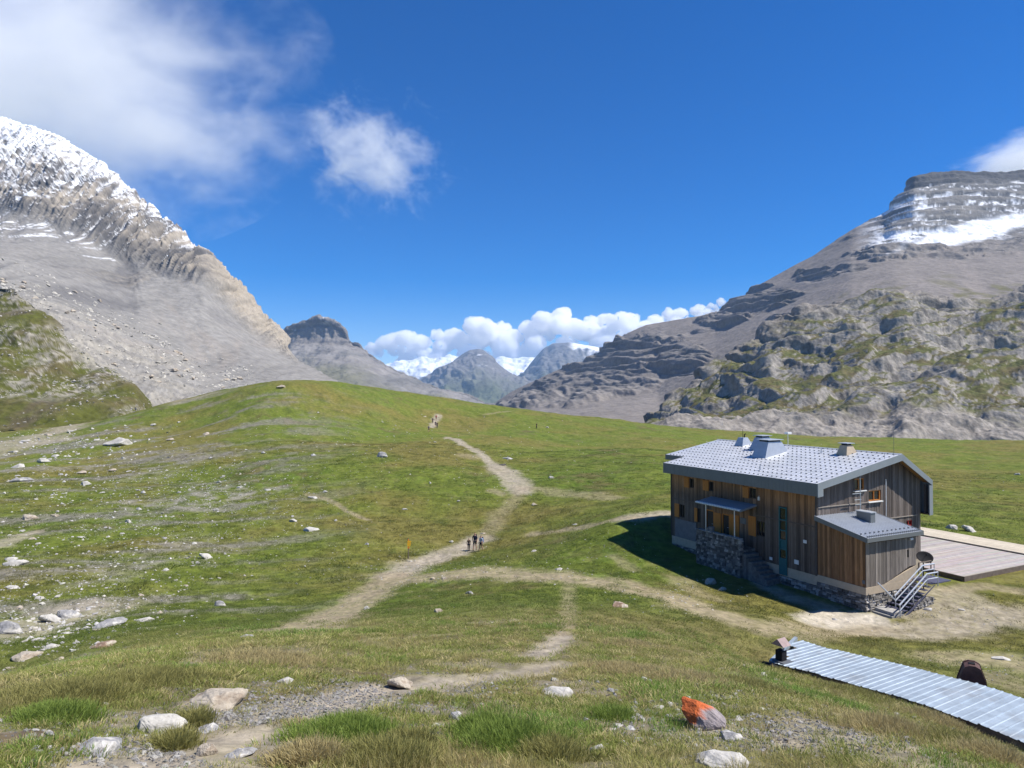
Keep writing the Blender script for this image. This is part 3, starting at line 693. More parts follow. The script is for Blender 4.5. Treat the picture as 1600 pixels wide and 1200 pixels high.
def plank_wall(name, origin, axis, length, z0, ztop, openings, colf, parent, width=0.155, thick=0.03, wood='wood'):
    """vertical boards on a wall; axis 'x' (wall faces -y) or 'y' (wall faces -x); ztop(t) gives the top"""
    mb = MB(); n_ = int(length / width); wd = length / n_
    for i in range(n_):
        a, b_ = i * wd + 0.006, (i + 1) * wd - 0.006; mid = (a + b_) / 2
        segs = [(z0(mid) if callable(z0) else z0, min(ztop(a), ztop(b_)) - 0.01)]
        for (o0, o1, p0, p1) in openings:
            if o0 - 0.02 < mid < o1 + 0.02:
                ns = []
                for s0, s1 in segs:
                    if p0 > s0: ns.append((s0, min(s1, p0)))
                    if p1 < s1: ns.append((max(s0, p1), s1))
                segs = [q for q in ns if q[1] - q[0] > 0.02]
        th = thick + rh.uniform(-0.008, 0.012); tone = rh.uniform(0.62, 1.4); tw = rh.uniform(-0.15, 0.15)
        for s0, s1 in segs:
            k = max(1, int((s1 - s0) / 0.8))
            for j in range(k):
                za, zb = s0 + (s1 - s0) * j / k, s0 + (s1 - s0) * (j + 1) / k
                c0 = tuple(v * tone for v in colf(mid, za, tw)); c1 = tuple(v * tone for v in colf(mid, zb, tw))
                if axis == 'y':
                    p = [(origin[0] - th, origin[1] + a, za), (origin[0] + 0.02, origin[1] + a, za), (origin[0] + 0.02, origin[1] + b_, za), (origin[0] - th, origin[1] + b_, za)]
                else:
                    p = [(origin[0] + a, origin[1] - th, za), (origin[0] + b_, origin[1] - th, za), (origin[0] + b_, origin[1] + 0.02, za), (origin[0] + a, origin[1] + 0.02, za)]
                p += [(q[0], q[1], zb) for q in p]
                mb.hexa(p, [c0] * 4 + [c1] * 4)
    o = mb.build(name, M[wood], parent); tag(o, kind='stuff')
    return o

# openings on the long wall (y0, y1, z0, z1)
FO = [(11.30, 11.84, 4.14, 4.88), (9.12, 9.62, 4.16, 4.88), (4.97, 5.60, 4.16, 4.88), (12.46, 13.02, 1.64, 2.68),
      (9.14, 9.97, 0.75, 2.70), (7.53, 8.26, 0.75, 2.64), (4.20, 4.89, 1.64, 2.69), (2.30, 2.95, -0.5, 3.98), (10.55, 10.9, 1.6, 2.65)]
GO = [(3.55, 4.50, 5.17, 5.92), (4.92, 6.15, 4.36, 5.05), (8.80, 9.50, 2.36, 2.76)]
# core behind the boards
mb = MB()
poly = [(0.10, -0.4), (HW, -0.4), (HW, roof_z(HW) - 0.25), (RID, 7.20), (0.10, roof_z(0.1) - 0.2)]
mb.prism(poly, 0.10, HL)
mb.prism([(1.75, -0.6), (HW - .1, -0.6), (HW - .1, roof_z(HW) - 0.25), (RID, 7.18), (1.75, roof_z(1.75) - 0.2)], HL - 0.01, 16.3)
mb.build('wall_core', M['dark_wood'], hut)

def long_col(t, z, tw):
    g = 0.5 + 0.5 * noise2(np.array([t * 0.9]), np.array([z * 0.35]), 201)[0]
    if z > 3.05:
        k = min(1, max(0, (z - 3.3) / 1.3)) ** 1.3; smudge = max(0, 1 - ((t - 7.6) / 2.4) ** 2) * max(0, 1 - abs(z - 3.9) / 0.9)
        right = max(0, min(1, (4.5 - t) / 3)) * 0.35
        return lerp3(lerp3(DARKW, WARM, min(1, max(0, k * 0.95 + right + tw + 0.25 * (g - .5)))), (0.04, 0.037, 0.034), min(1, smudge * 1.3))
    k = min(1, max(0, (z - 1.0) / 2.0))
    door = 0.75 if 5.6 < t < 9.4 and z > 0.9 else 0.0
    return lerp3(lerp3(DARKW, (0.17, 0.135, 0.108), min(1, max(0, 0.5 * g + 0.3 * k + tw))), WARM, door * k)
plank_wall('front_cladding', (0, 0, 0), 'y', HL, 0.0, lambda t: 5.45, FO + [(11.1, 13.55, -0.1, 1.46)], long_col, hut)

def gable_col(t, z, tw):
    g = 0.5 + 0.5 * fbm(np.array([t * 0.5]), np.array([z * 0.5]), 3, 203)[0]
    c = lerp3((0.10, 0.078, 0.066), (0.215, 0.185, 0.165), min(1, max(0, g + tw * 1.3)))
    return lerp3(c, (0.14, 0.07, 0.035), max(0, min(0.5, (z - 5.6) / 2.2)))
plank_wall('gable_cladding', (0, 0, 0), 'x', HW, 0.0, lambda t: roof_z(t) - 0.18, GO, gable_col, hut)
plank_wall('back_wing_cladding', (1.75, HL + 0.02, 0), 'y', 2.25, 0.0, lambda t: roof_z(1.75) - 0.2, [], long_col, hut)

# horizontal battens, corner boards
for q in ((-0.075, -0.035, 0.05, 4.95, 3.02, 3.09, (0.13, 0.10, 0.08)), (-0.075, -0.035, 11.0, 13.9, 3.02, 3.09, (0.13, 0.10, 0.08)),
          (0.0, 4.85, -0.085, -0.045, 4.27, 4.33, (0.30, 0.26, 0.22)), (7.1, 10.0, -0.085, -0.045, 3.04, 3.10, (0.30, 0.26, 0.22))):
    mb = MB(); mb.box(*q); mb.build('batten', M['wood_long'], hut)
mb = MB(); mb.box(-0.085, 0.05, -0.085, 0.05, 0.0, 5.3, (0.09, 0.075, 0.065)); mb.build('corner_board', M['wood_long'], hut)
mb = MB(); mb.box(-0.07, 0.05, HL - 0.02, HL + 0.05, 0.0, 5.3, (0.07, 0.06, 0.05)); mb.build('corner_board', M['wood_long'], hut)

# concrete plinth and stone base
mb = MB(); mb.box(-0.02, HW - .05, -0.02, HL, -0.62, 0.0); mb.build('plinth', M['concrete'], hut)
def stones_wall(mb, x0, x1, yface, z0, z1, axis, size=0.26, jit=0.04, tone=1.0):
    """rough coursed stones on a face; axis 'y': face at x=yface running along y from x0 to x1"""
    zc = z0
    while zc < z1 - 0.03:
        h = min(rh.uniform(0.09, 0.2), z1 - zc); a = x0 - rh.uniform(0, 0.2)
        while a < x1:
            wd = rh.uniform(0.7, 1.8) * size; b_ = min(a + wd, x1); aa = max(a, x0)
            if b_ - aa > 0.03:
                o_ = rh.uniform(-jit, jit); g = rh.choice([0.10, 0.14, 0.18, 0.24, 0.34]) * tone * rh.uniform(0.8, 1.2); cc = (g * 1.03, g * 0.96, g * 0.87)
                e = 0.012; q = rh.uniform(-0.015, 0.015)
                if axis == 'y':
                    p = [(yface - 0.06 + o_, aa + e, zc + e), (yface + 0.15, aa + e, zc + e), (yface + 0.15, b_ - e, zc + e), (yface - 0.06 + o_ + q, b_ - e, zc + e),
                         (yface - 0.03 + o_, aa + e * 2, zc + h - e), (yface + 0.15, aa + e, zc + h - e), (yface + 0.15, b_ - e, zc + h - e), (yface - 0.04 + o_, b_ - e * 2, zc + h - e + q)]
                else:
                    p = [(aa + e, yface - 0.06 + o_, zc + e), (b_ - e, yface - 0.06 + o_ + q, zc + e), (b_ - e, yface + 0.15, zc + e), (aa + e, yface + 0.15, zc + e),
                         (aa + e * 2, yface - 0.03 + o_, zc + h - e), (b_ - e * 2, yface - 0.04 + o_, zc + h - e + q), (b_ - e, yface + 0.15, zc + h - e), (aa + e, yface + 0.15, zc + h - e)]
                mb.hexa(p, cc)
            a = b_
        zc += h
mb = MB(); mb.box(0.06, HW - .1, 0.06, HL - .05, -2.4, -0.60); mb.build('foundation', M['mortar'], hut)
mb = MB(); stones_wall(mb, 0.0, HL, 0.0, -2.2, -0.62, 'y'); stones_wall(mb, 0.0, HW, 0.0, -2.2, -0.62, 'x')
tag(mb.build('foundation_stones', M['masonry'], hut), kind='stuff')
mb = MB(); mb.box(-0.06, 0.02, 11.08, 13.55, 0.02, 1.46); mb.build('render_panel', M['grey_panel'], hut)
mb = MB(); mb.box(-0.08, 0.0, 11.08, 13.5, -0.6, 0.0); mb.build('plinth_panel', M['concrete'], hut)
mb = MB(); mb.box(-0.13, 0.0, 10.35, 10.95, -1.3, -0.4); mb.build('service_hatch', M['teal'], hut)

# windows, doors and shutters
def window(y0, y1, z0, z1, axis='y', fcol='dark_wood', bars=1, recess=0.07):
    f = MB(); t = 0.06
    B = (lambda a, b_, c0, c1, d0, d1: f.box(c0, c1, a, b_, d0, d1)) if axis == 'y' else (lambda a, b_, c0, c1, d0, d1: f.box(a, b_, c0, c1, d0, d1))
    B(y0, y1, 0.0, recess + 0.04, z0, z0 + t); B(y0, y1, 0.0, recess + 0.04, z1 - t, z1); B(y0, y0 + t, 0.0, recess + 0.04, z0 + t, z1 - t); B(y1 - t, y1, 0.0, recess + 0.04, z0 + t, z1 - t)
    for k in range(bars):
        m = y0 + (y1 - y0) * (k + 1) / (bars + 1); B(m - 0.025, m + 0.025, 0.01, recess + 0.03, z0 + t, z1 - t)
    o = f.build('window', M[fcol], hut)
    g = MB()
    if axis == 'y': g.box(recess, recess + 0.02, y0 + t, y1 - t, z0 + t, z1 - t)
    else: g.box(y0 + t, y1 - t, recess, recess + 0.02, z0 + t, z1 - t)
    g.build('pane', M['glass'], o)
    return o
for k in (0, 1, 2, 3, 6): window(*FO[k])
def shutter(y0, y1, z0, z1, axis='y', mat='shutter'):
    mb = MB(); nb = max(2, int((y1 - y0) / 0.16))
    for i in range(nb):
        a, b_ = y0 + (y1 - y0) * i / nb + 0.004, y0 + (y1 - y0) * (i + 1) / nb - 0.004
        if axis == 'y': mb.box(-0.10, -0.055, a, b_, z0, z1)
        else: mb.box(a, b_, -0.10, -0.055, z0, z1)
    zz = z0 + 0.15 * (z1 - z0), z1 - 0.15 * (z1 - z0)
    for z_ in zz:
        if axis == 'y': mb.box(-0.12, -0.10, y0 + .03, y1 - .03, z_ - 0.04, z_ + 0.04)
        else: mb.box(y0 + .03, y1 - .03, -0.12, -0.10, z_ - 0.04, z_ + 0.04)
    mb.build('shutter', M[mat], hut)
for s_ in [(11.86, 12.42, 4.12, 4.92), (9.64, 10.28, 4.14, 4.92), (5.62, 6.18, 4.13, 4.92), (13.04, 13.58, 1.62, 2.68), (11.25, 10.92, 1.6, 2.66), (4.97, 5.66, 1.55, 2.92)]:
    shutter(min(s_[0], s_[1]), max(s_[0], s_[1]), s_[2], s_[3])
for s_ in [(8.36, 9.12, 0.95, 2.63), (6.55, 7.45, 0.95, 2.75)]: shutter(*s_)
for k in (4, 5):
    y0, y1, z0, z1 = FO[k]
    d = MB(); d.box(0.04, 0.09, y0 + 0.05, y1 - 0.05, z0, z1 - 0.05); dd = d.build('door', M['dark_wood'], hut)
    h_ = MB(); h_.tube([(0.03, y0 + 0.13, z0 + 0.95), (-0.02, y0 + 0.13, z0 + 0.95), (-0.02, y0 + 0.25, z0 + 0.95)], 0.012, 6); h_.build('handle', M['galv'], dd)
    f = MB(); f.box(-0.05, 0.09, y0 - 0.04, y0 + 0.05, z0, z1); f.box(-0.05, 0.09, y1 - 0.05, y1 + 0.04, z0, z1); f.box(-0.05, 0.09, y0 + .05, y1 - .05, z1 - 0.05, z1 + 0.04); f.build('door_frame', M['shutter'], hut)
# tall narrow teal window strip
y0, y1 = 2.30, 2.95
mb = MB(); mb.box(-0.09, 0.02, y0, y0 + 0.07, -0.55, 3.98); mb.box(-0.09, 0.02, y1 - 0.07, y1, -0.55, 3.98); mb.box(-0.09, 0.02, y0 + .07, y1 - .07, -0.55, 0.55)
for z_ in (1.15, 1.75, 2.4, 3.1, 3.9): mb.box(-0.09, 0.02, y0 + .07, y1 - .07, z_ - 0.035, z_ + 0.035)
ts = mb.build('window_strip', M['teal'], hut)
for za, zb in ((0.55, 1.115), (1.185, 1.715), (1.785, 2.365), (2.435, 3.065), (3.135, 3.865)):
    g = MB(); g.box(-0.02, 0.0, y0 + .07, y1 - .07, za, zb); g.build('pane', M['glass'] if za > 1.5 and za < 1.0 or za > 1.7 or za < 1.0 else M['teal'], ts)
# notice, lamp, small signs, extinguisher
mb = MB(); mb.box(-0.085, -0.055, 5.88, 6.43, 2.24, 2.66); mb.build('notice_board', M['grey_panel'], hut)
mb = MB(); mb.box(-0.16, -0.04, 4.60, 4.72, 4.12, 4.36); mb.tube([(-0.05, 4.66, 4.42), (-0.14, 4.66, 4.40)], 0.02, 6); mb.build('wall_lamp', M['white'], hut, bevel=0.02)
for (y_, z_, s_) in ((0.85, 1.99, 0.13), (1.53, 0.53, 0.17), (3.66, 0.31, 0.12)):
    mb = MB(); mb.box(-0.075, -0.045, y_ - s_, y_ + s_, z_ - s_ * .8, z_ + s_ * .8); mb.build('small_sign', M['white'], hut)
mb = MB(); mb.tube([(-0.14, 4.75, -0.28), (-0.14, 4.75, 0.12), (-0.14, 4.75, 0.18), (-0.14, 4.75, 0.24)], [0.085, 0.085, 0.05, 0.03], 10); mb.box(-0.17, -0.11, 4.70, 4.80, 0.24, 0.29); mb.build('fire_extinguisher', M['red'], hut)

# gable windows with sills and shutters
for k, g_ in enumerate(GO): window(*g_, axis='x', fcol='shutter' if k < 2 else 'red')
for g_ in GO[:2]:
    mb = MB(); mb.box(g_[0] - 0.12, g_[1] + 0.1, -0.17, -0.03, g_[2] - 0.09, g_[2] - 0.03); mb.build('window_sill', M['white'], hut)
mb = MB(); mb.tube([(6.62, -0.10, 3.1), (6.62, -0.10, 5.75)], 0.035, 8); mb.build('drain_pipe', M['white'], hut)

# ---- roof
def slab(mb, r0, r1, y0, y1, t=0.10, dz=0.0):
    mb.hexa([(r0, y0, roof_z(r0) - t + dz), (r1, y0, roof_z(r1) - t + dz), (r1, y1, roof_z(r1) - t + dz), (r0, y1, roof_z(r0) - t + dz),
             (r0, y0, roof_z(r0) + dz), (r1, y0, roof_z(r1) + dz), (r1, y1, roof_z(r1) + dz), (r0, y1, roof_z(r0) + dz)])
OV = 0.62
rm = MB(); slab(rm, -0.6, RID, -OV, 14.30); slab(rm, 1.62, RID, 14.30, 16.75)
zr, zb = 7.42, roof_z(EAVE_B)
rm.hexa([(RID, -OV, zr - 0.1), (EAVE_B, -OV, zb - 0.1), (EAVE_B, 16.75, zb - 0.1), (RID, 16.75, zr - 0.1), (RID, -OV, zr), (EAVE_B, -OV, zb), (EAVE_B, 16.75, zb), (RID, 16.75, zr)])
roof = rm.build('roof', M['roof_metal'], hut)
# seams between roof sheets running down the slope and horizontal steps
mb = MB()
for i in range(42):
    y = -0.45 + i * 0.40
    r0 = -0.6 if y < 14.25 else 1.62
    if y > 16.6: break
    mb.hexa([(r0, y - 0.012, roof_z(r0)), (RID, y - 0.012, roof_z(RID)), (RID, y + 0.012, roof_z(RID)), (r0, y + 0.012, roof_z(r0)),
             (r0, y - 0.008, roof_z(r0) + 0.022), (RID, y - 0.008, roof_z(RID) + 0.022), (RID, y + 0.008, roof_z(RID) + 0.022), (r0, y + 0.008, roof_z(r0) + 0.022)])
tag(mb.build('roof_seams', M['roof_metal'], roof), kind='stuff')
mb = MB()
hooks = 0
for j in range(12):
    r = -0.35 + j * 0.70
    for i in range(42):
        y = -0.35 + i * 0.40 + (0.20 if j % 2 else 0)
        if (r < 1.7 and y > 14.15) or y > 16.5 or r > RID - 0.12: continue
        if 3.2 < r < 6.1 and 7.2 < y < 9.0: continue
        z_ = roof_z(r)
        mb.hexa([(r - 0.02, y - 0.055, z_), (r + 0.03, y - 0.055, z_ + 0.01), (r + 0.03, y + 0.055, z_ + 0.01), (r - 0.02, y + 0.055, z_),
                 (r - 0.03, y - 0.05, z_ + 0.055), (r - 0.015, y - 0.05, z_ + 0.06), (r - 0.015, y + 0.05, z_ + 0.06), (r - 0.03, y + 0.05, z_ + 0.055)])
tag(mb.build('snow_hooks', M['hook'], roof), kind='stuff')
# fascias
mb = MB()
n_ = 96
for i in range(n_):
    y0, y1 = -OV + 14.92 * i / n_, -OV + 14.92 * (i + 1) / n_
    mb.box(-0.66 if i % 2 else -0.65, -0.60, y0, y1, 5.10, 5.90)
mb.build('front_fascia', M['fascia'], hut)
mb = MB()
def fas(r0, r1, y, h0, h1, t=0.05):
    mb.hexa([(r0, y - t, roof_z(r0) - h0), (r1, y - t, roof_z(r1) - h1), (r1, y, roof_z(r1) - h1), (r0, y, roof_z(r0) - h0), (r0, y - t, roof_z(r0) + 0.03), (r1, y - t, roof_z(r1) + 0.03), (r1, y, roof_z(r1) + 0.03), (r0, y, roof_z(r0) + 0.03)])
fas(-0.66, -0.18, -OV - 0.002, 0.83, 0.87); fas(-0.18, RID, -OV - 0.002, 0.42, 0.42); fas(RID, EAVE_B + .05, -OV - 0.002, 0.42, 0.34)
zb2 = roof_z(EAVE_B)
mb.box(EAVE_B - 0.33, EAVE_B + 0.05, -OV - 0.055, -OV - 0.003, 3.1, zb2 - 0.34)
mb.box(EAVE_B, EAVE_B + 0.05, -OV, 16.75, 3.1, zb2 - 0.005)
mb.build('gable_fascia', M['fascia_light'], hut)
mb = MB(); mb.box(-0.60, -0.10, -OV, 14.3, 5.40, 5.46, (0.2, 0.11, 0.05))
for (r0, r1) in ((-0.1, RID), (RID, EAVE_B)):
    mb.hexa([(r0, -OV + .01, roof_z(r0) - 0.19), (r1, -OV + .01, roof_z(r1) - 0.19), (r1, 0.0, roof_z(r1) - 0.19), (r0, 0.0, roof_z(r0) - 0.19),
             (r0, -OV + .01, roof_z(r0) - 0.12), (r1, -OV + .01, roof_z(r1) - 0.12), (r1, 0.0, roof_z(r1) - 0.12), (r0, 0.0, roof_z(r0) - 0.12)], (0.30, 0.17, 0.07))
mb.box(HW + .03, EAVE_B, -OV + .02, 16.7, 3.12, 3.2, (0.12, 0.08, 0.05)); mb.box(HW, EAVE_B - 0.02, -OV + 0.25, -OV + 0.32, 3.2, zb2 - 0.3, (0.10, 0.08, 0.07))
mb.build('soffit', M['wood_long'], hut)
mb = MB(); mb.box(1.56, 1.62, 14.31, 16.75, roof_z(1.62) - 0.42, roof_z(1.62) - .005); mb.box(-0.6, RID, 14.30, 14.34, 5.2, 5.4); mb.build('wing_fascia', M['fascia'], hut)
mb = MB(); mb.hexa([(-0.6, 14.301, roof_z(-0.6) - 0.4), (1.6, 14.301, roof_z(1.6) - 0.4), (1.6, 14.34, roof_z(1.6) - 0.4), (-0.6, 14.34, roof_z(-0.6) - 0.4), (-0.6, 14.301, roof_z(-0.6) + .02), (1.6, 14.301, roof_z(1.6) + .02), (1.6, 14.34, roof_z(1.6) + .02), (-0.6, 14.34, roof_z(-0.6) + .02)]); mb.build('end_fascia', M['fascia'], hut)
mb = MB(); mb.hexa([(RID - 0.18, -OV, roof_z(RID - 0.18) + 0.02), (RID + 0.18, -OV, roof_z(RID + .18) + 0.02), (RID + 0.18, 16.75, roof_z(RID + .18) + 0.02), (RID - 0.18, 16.75, roof_z(RID - .18) + 0.02),
                    (RID - 0.04, -OV, 7.47), (RID + 0.04, -OV, 7.47), (RID + 0.04, 16.75, 7.47), (RID - 0.04, 16.75, 7.47)]); mb.build('ridge_cap', M['zinc'], roof)

# chimneys: tapered metal housings
def chimney(r0, r1, y0, y1, top, inset_r, inset_y, mat, cap=True, label=None, low=0.15):
    z0 = roof_z(r0) - low; z1 = roof_z(r1) - low; a, b_ = r0 + inset_r[0], r1 - inset_r[1]; c_, d = y0 + inset_y, y1 - inset_y
    mb = MB(); mb.hexa([(r0, y0, z0), (r1, y0, z1), (r1, y1, z1), (r0, y1, z0), (a, c_, top), (b_, c_, top), (b_, d, top), (a, d, top)])
    o = mb.build('chimney', M[mat], hut)
    if label: o['label'] = label
    if cap:
        m2 = MB(); m2.box(a + .06, b_ - .06, c_ + .06, d - .06, top, top + 0.12); m2.build('flue', M['black_metal'], o)
        m3 = MB(); m3.box(a - 0.12, b_ + 0.12, c_ - 0.1, d + 0.1, top + 0.12, top + 0.17); m3.build('chimney_cap', M['zinc'], o)
    return o
chimney(3.40, 5.95, 7.40, 8.85, 7.86, (0.62, 0.55), 0.22, 'zinc', label='largest tapered grey chimney housing')
chimney(5.15, 7.10, 9.65, 10.85, 8.02, (0.6, 0.5), 0.2, 'zinc')
c3 = chimney(6.0, 7.2, 12.27, 13.30, 7.86, (0.35, 0.35), 0.22, 'zinc', cap=False)
m2 = MB(); m2.tube([(6.6, 12.8, 7.8), (6.6, 12.8, 8.55)], 0.02, 6); m2.tube([(6.6, 12.62, 7.8), (6.6, 12.62, 8.1), (6.6, 12.5, 8.18)], 0.05, 8); m2.build('vent_pipe', M['black_metal'], c3)
chimney(6.0, 7.2, 2.42, 3.38, 7.85, (0.32, 0.3), 0.2, 'concrete')
mb = MB(); mb.tube([(7.2, 8.6, 7.3), (7.2, 8.6, 8.35)], 0.025, 6); mb.box(7.0, 7.4, 8.42, 8.75, 8.35, 8.5); mb.build('weather_box', M['white'], hut)
for (r, y) in ((6.1, 4.6), (0.6, 5.2)):
    mb = MB(); mb.tube([(r, y, roof_z(r)), (r, y, roof_z(r) + 0.3), (r + .1, y, roof_z(r) + 0.36)], 0.04, 8); mb.build('roof_vent', M['zinc'], roof)
mb = MB(); mb.tube([(6.9, -0.5, 7.3), (6.9, -0.5, 9.1)], 0.012, 6); mb.tube([(6.0, -0.45, 6.0), (6.0, -0.45, 7.55)], 0.012, 6); mb.build('lightning_rod', M['hook'], roof)

# entrance canopy with posts
cn = MB(); cn.hexa([(-1.55, 4.9, 3.38), (0, 4.9, 3.66), (0, 9.4, 3.66), (-1.55, 9.4, 3.38), (-1.55, 4.9, 3.50), (0, 4.9, 3.78), (0, 9.4, 3.78), (-1.55, 9.4, 3.50)])
can = cn.build('canopy', M['fascia_light'], hut)
mb = MB()
for i in range(18):
    y = 4.98 + i * 0.25; mb.hexa([(-1.64, y, 3.44), (-1.5, y, 3.44), (-1.5, y + 0.17, 3.44), (-1.64, y + 0.17, 3.44), (-1.62, y + .02, 3.53), (-1.42, y, 3.545), (-1.42, y + 0.17, 3.545), (-1.62, y + 0.15, 3.53)])
mb.build('canopy_edge', M['white'], can)
for y in (5.62, 8.48):
    mb = MB(); mb.tube([(-1.42, y, 0.6), (-1.42, y, 3.40)], 0.04, 8); mb.build('post', M['galv'], can)

# stone terrace in front of the door with steps at its near end
mb = MB(); mb.box(-1.52, -0.02, 5.1, 9.35, -2.2, 0.72); mb.box(-1.52, -1.28, 5.0, 9.3, 0.72, 1.42); mb.box(-1.3, -0.05, 9.15, 9.33, 0.72, 1.3); ter = mb.build('terrace', M['mortar'], hut)
mb = MB(); stones_wall(mb, 4.95, 9.4, -1.52, -2.0, 1.46, 'y', 0.22, tone=0.8); stones_wall(mb, -1.6, -0.05, 5.05, -2.0, 0.72, 'x', 0.22)
stones_wall(mb, -1.58, -1.28, 4.96, 0.72, 1.46, 'x', 0.2)
for i in range(26):
    y = 5.0 + i * 0.17; g = rh.uniform(0.14, 0.36); mb.box(-1.62 + rh.uniform(-.03, .03), -1.25, y, y + 0.15, 1.45, 1.45 + rh.uniform(0.03, 0.10), (g, g * .97, g * .92))
tag(mb.build('terrace_stones', M['masonry'], ter), kind='stuff')
for i in range(7):
    g = rh.uniform(0.09, 0.16); mb = MB(); mb.box(-1.35 + rh.uniform(-.04, .04), -0.12, 4.95 - (i + 1) * 0.30, 4.95 - i * 0.30 + 0.05, -1.9, 0.50 - i * 0.22, (g, g * .95, g * .88)); mb.build('step', M['masonry'], ter, bevel=0.02)
# potted things and stones lying on the parapet
for y_, h_, r_ in ((7.9, 0.35, 0.17), (8.25, 0.25, 0.14)):
    mb = MB(); mb.tube([(-1.4, y_, 1.46), (-1.4, y_, 1.5 + h_)], [r_, r_ * 1.25], 10); mb.build('parapet_pot', M['grey_panel'], ter)

# ---- annex on the gable
AX, AY = 4.65, -3.4
def azr(y): return 3.80 + y * (0.76 / 3.75)
mb = MB(); mb.hexa([(0.06, AY + .06, 0.02), (AX - .05, AY + .06, 0.02), (AX - .05, -0.09, 0.02), (0.06, -0.09, 0.02), (0.06, AY + .06, azr(AY) - 0.12), (AX - .05, AY + .06, azr(AY) - 0.12), (AX - .05, -0.09, 3.66), (0.06, -0.09, 3.66)])
ax = mb.build('annex', M['dark_wood'], hut)
def ax_l(t, z, tw): return lerp3((0.20, 0.105, 0.05), (0.34, 0.185, 0.085), min(1, max(0, 0.5 + 2.2 * tw)))
plank_wall('annex_side_cladding', (0, AY, 0), 'y', -AY - 0.09, 0.08, lambda t: azr(AY + t) - 0.06, [], ax_l, ax, width=0.17)
def ax_f(t, z, tw):
    c = lerp3((0.15, 0.128, 0.11), (0.26, 0.225, 0.19), min(1, max(0, 0.5 + 2.2 * tw))); return lerp3(c, (0.30, 0.26, 0.22), max(0, min(.6, (t - 1.4) / 3 * (1.2 - z) )))
plank_wall('annex_front_cladding', (0, AY, 0), 'x', AX, lambda t: 0.10 + max(0, (t - 1.6) * 0.34) if t < 4 else 0.92, lambda t: azr(AY) - 0.06, [(3.85, 4.0, 1.45, 1.95)], ax_f, ax, width=0.17)
mb = MB(); mb.box(-0.06, AX, AY - 0.06, 0.0, -0.34, 0.09); mb.hexa([(1.6, AY - .05, .09), (AX, AY - .05, .09), (AX, AY + .05, .09), (1.6, AY + .05, .09), (1.6, AY - .05, .10), (AX, AY - .05, .92), (AX, AY + .05, .92), (1.6, AY + .05, .10)]); mb.build('plinth', M['concrete'], ax)
mb = MB(); mb.box(0.05, AX - .05, AY + 0.1, 0, -2.6, -0.34); mb.build('foundation', M['mortar'], ax)
mb = MB(); stones_wall(mb, AY - .05, 0.0, -0.02, -2.4, -0.34, 'y'); stones_wall(mb, -0.05, AX, AY, -2.4, -0.34, 'x', tone=1.5); tag(mb.build('foundation_stones', M['masonry'], ax), kind='stuff')
mb = MB(); y0, y1 = AY - 0.32, -0.05
mb.hexa([(-0.25, y0, azr(y0) - 0.06), (AX + .25, y0, azr(y0) - 0.06), (AX + .25, y1, azr(y1) - 0.06), (-0.25, y1, azr(y1) - 0.06), (-0.25, y0, azr(y0)), (AX + .25, y0, azr(y0)), (AX + .25, y1, azr(y1)), (-0.25, y1, azr(y1))])
ar = mb.build('annex_roof', M['zinc'], ax)
mb = MB()
for i in range(26):
    x_ = -0.22 + i * 0.20
    mb.hexa([(x_ - .02, y0, azr(y0)), (x_ + .02, y0, azr(y0)), (x_ + .02, y1, azr(y1)), (x_ - .02, y1, azr(y1)), (x_ - .012, y0, azr(y0) + .03), (x_ + .012, y0, azr(y0) + .03), (x_ + .012, y1, azr(y1) + .03), (x_ - .012, y1, azr(y1) + .03)])
tag(mb.build('roof_seams', M['zinc'], ar), kind='stuff')
mb = MB()
for j, yy in enumerate((y0 + 0.12, y0 + 0.55)):
    for i in range(13 if j else 25):
        x_ = -0.12 + i * (0.4 if j else 0.2) + 0.05; mb.box(x_ - .06, x_ + .06, yy - .02, yy + .02, azr(yy), azr(yy) + 0.09)
tag(mb.build('snow_hooks', M['hook'], ar), kind='stuff')
mb = MB()
mb.box(-0.25, AX + .25, y0 - .03, y0 - .003, azr(y0) - 0.24, azr(y0) + .01)
mb.hexa([(-0.29, y0 - .03, azr(y0) - .26), (-0.252, y0 - .03, azr(y0) - .26), (-0.252, y1, azr(y1) - .26), (-0.29, y1, azr(y1) - .26), (-0.29, y0 - .03, azr(y0) + .02), (-0.252, y0 - .03, azr(y0) + .02), (-0.252, y1, azr(y1) + .02), (-0.29, y1, azr(y1) + .02)])
mb.hexa([(AX + .252, y0 - .03, azr(y0) - .26), (AX + .29, y0 - .03, azr(y0) - .26), (AX + .29, y1, azr(y1) - .26), (AX + .252, y1, azr(y1) - .26), (AX + .252, y0 - .03, azr(y0) + .02), (AX + .29, y0 - .03, azr(y0) + .02), (AX + .29, y1, azr(y1) + .02), (AX + .252, y1, azr(y1) + .02)])
mb.build('roof_fascia', M['fascia'], ar)
mb = MB()
for i in range(24): mb.box(0.02 + i * 0.195, 0.13 + i * 0.195, AY - 0.22, AY - 0.02, azr(y0) - 0.32, azr(y0) - 0.1)
tag(mb.build('rafter_ends', M['dark_wood'], ar), kind='stuff')
mb = MB(); mb.box(2.55, 3.0, -1.9, -0.9, azr(-1.9) - .05, azr(-0.9) + 0.42); vb = mb.build('roof_box', M['fascia'], ax, bevel=0.02)
mb = MB(); mb.box(2.5, 3.05, -1.95, -0.85, azr(-0.9) + 0.42, azr(-0.9) + 0.47); mb.build('box_lid', M['zinc'], vb)
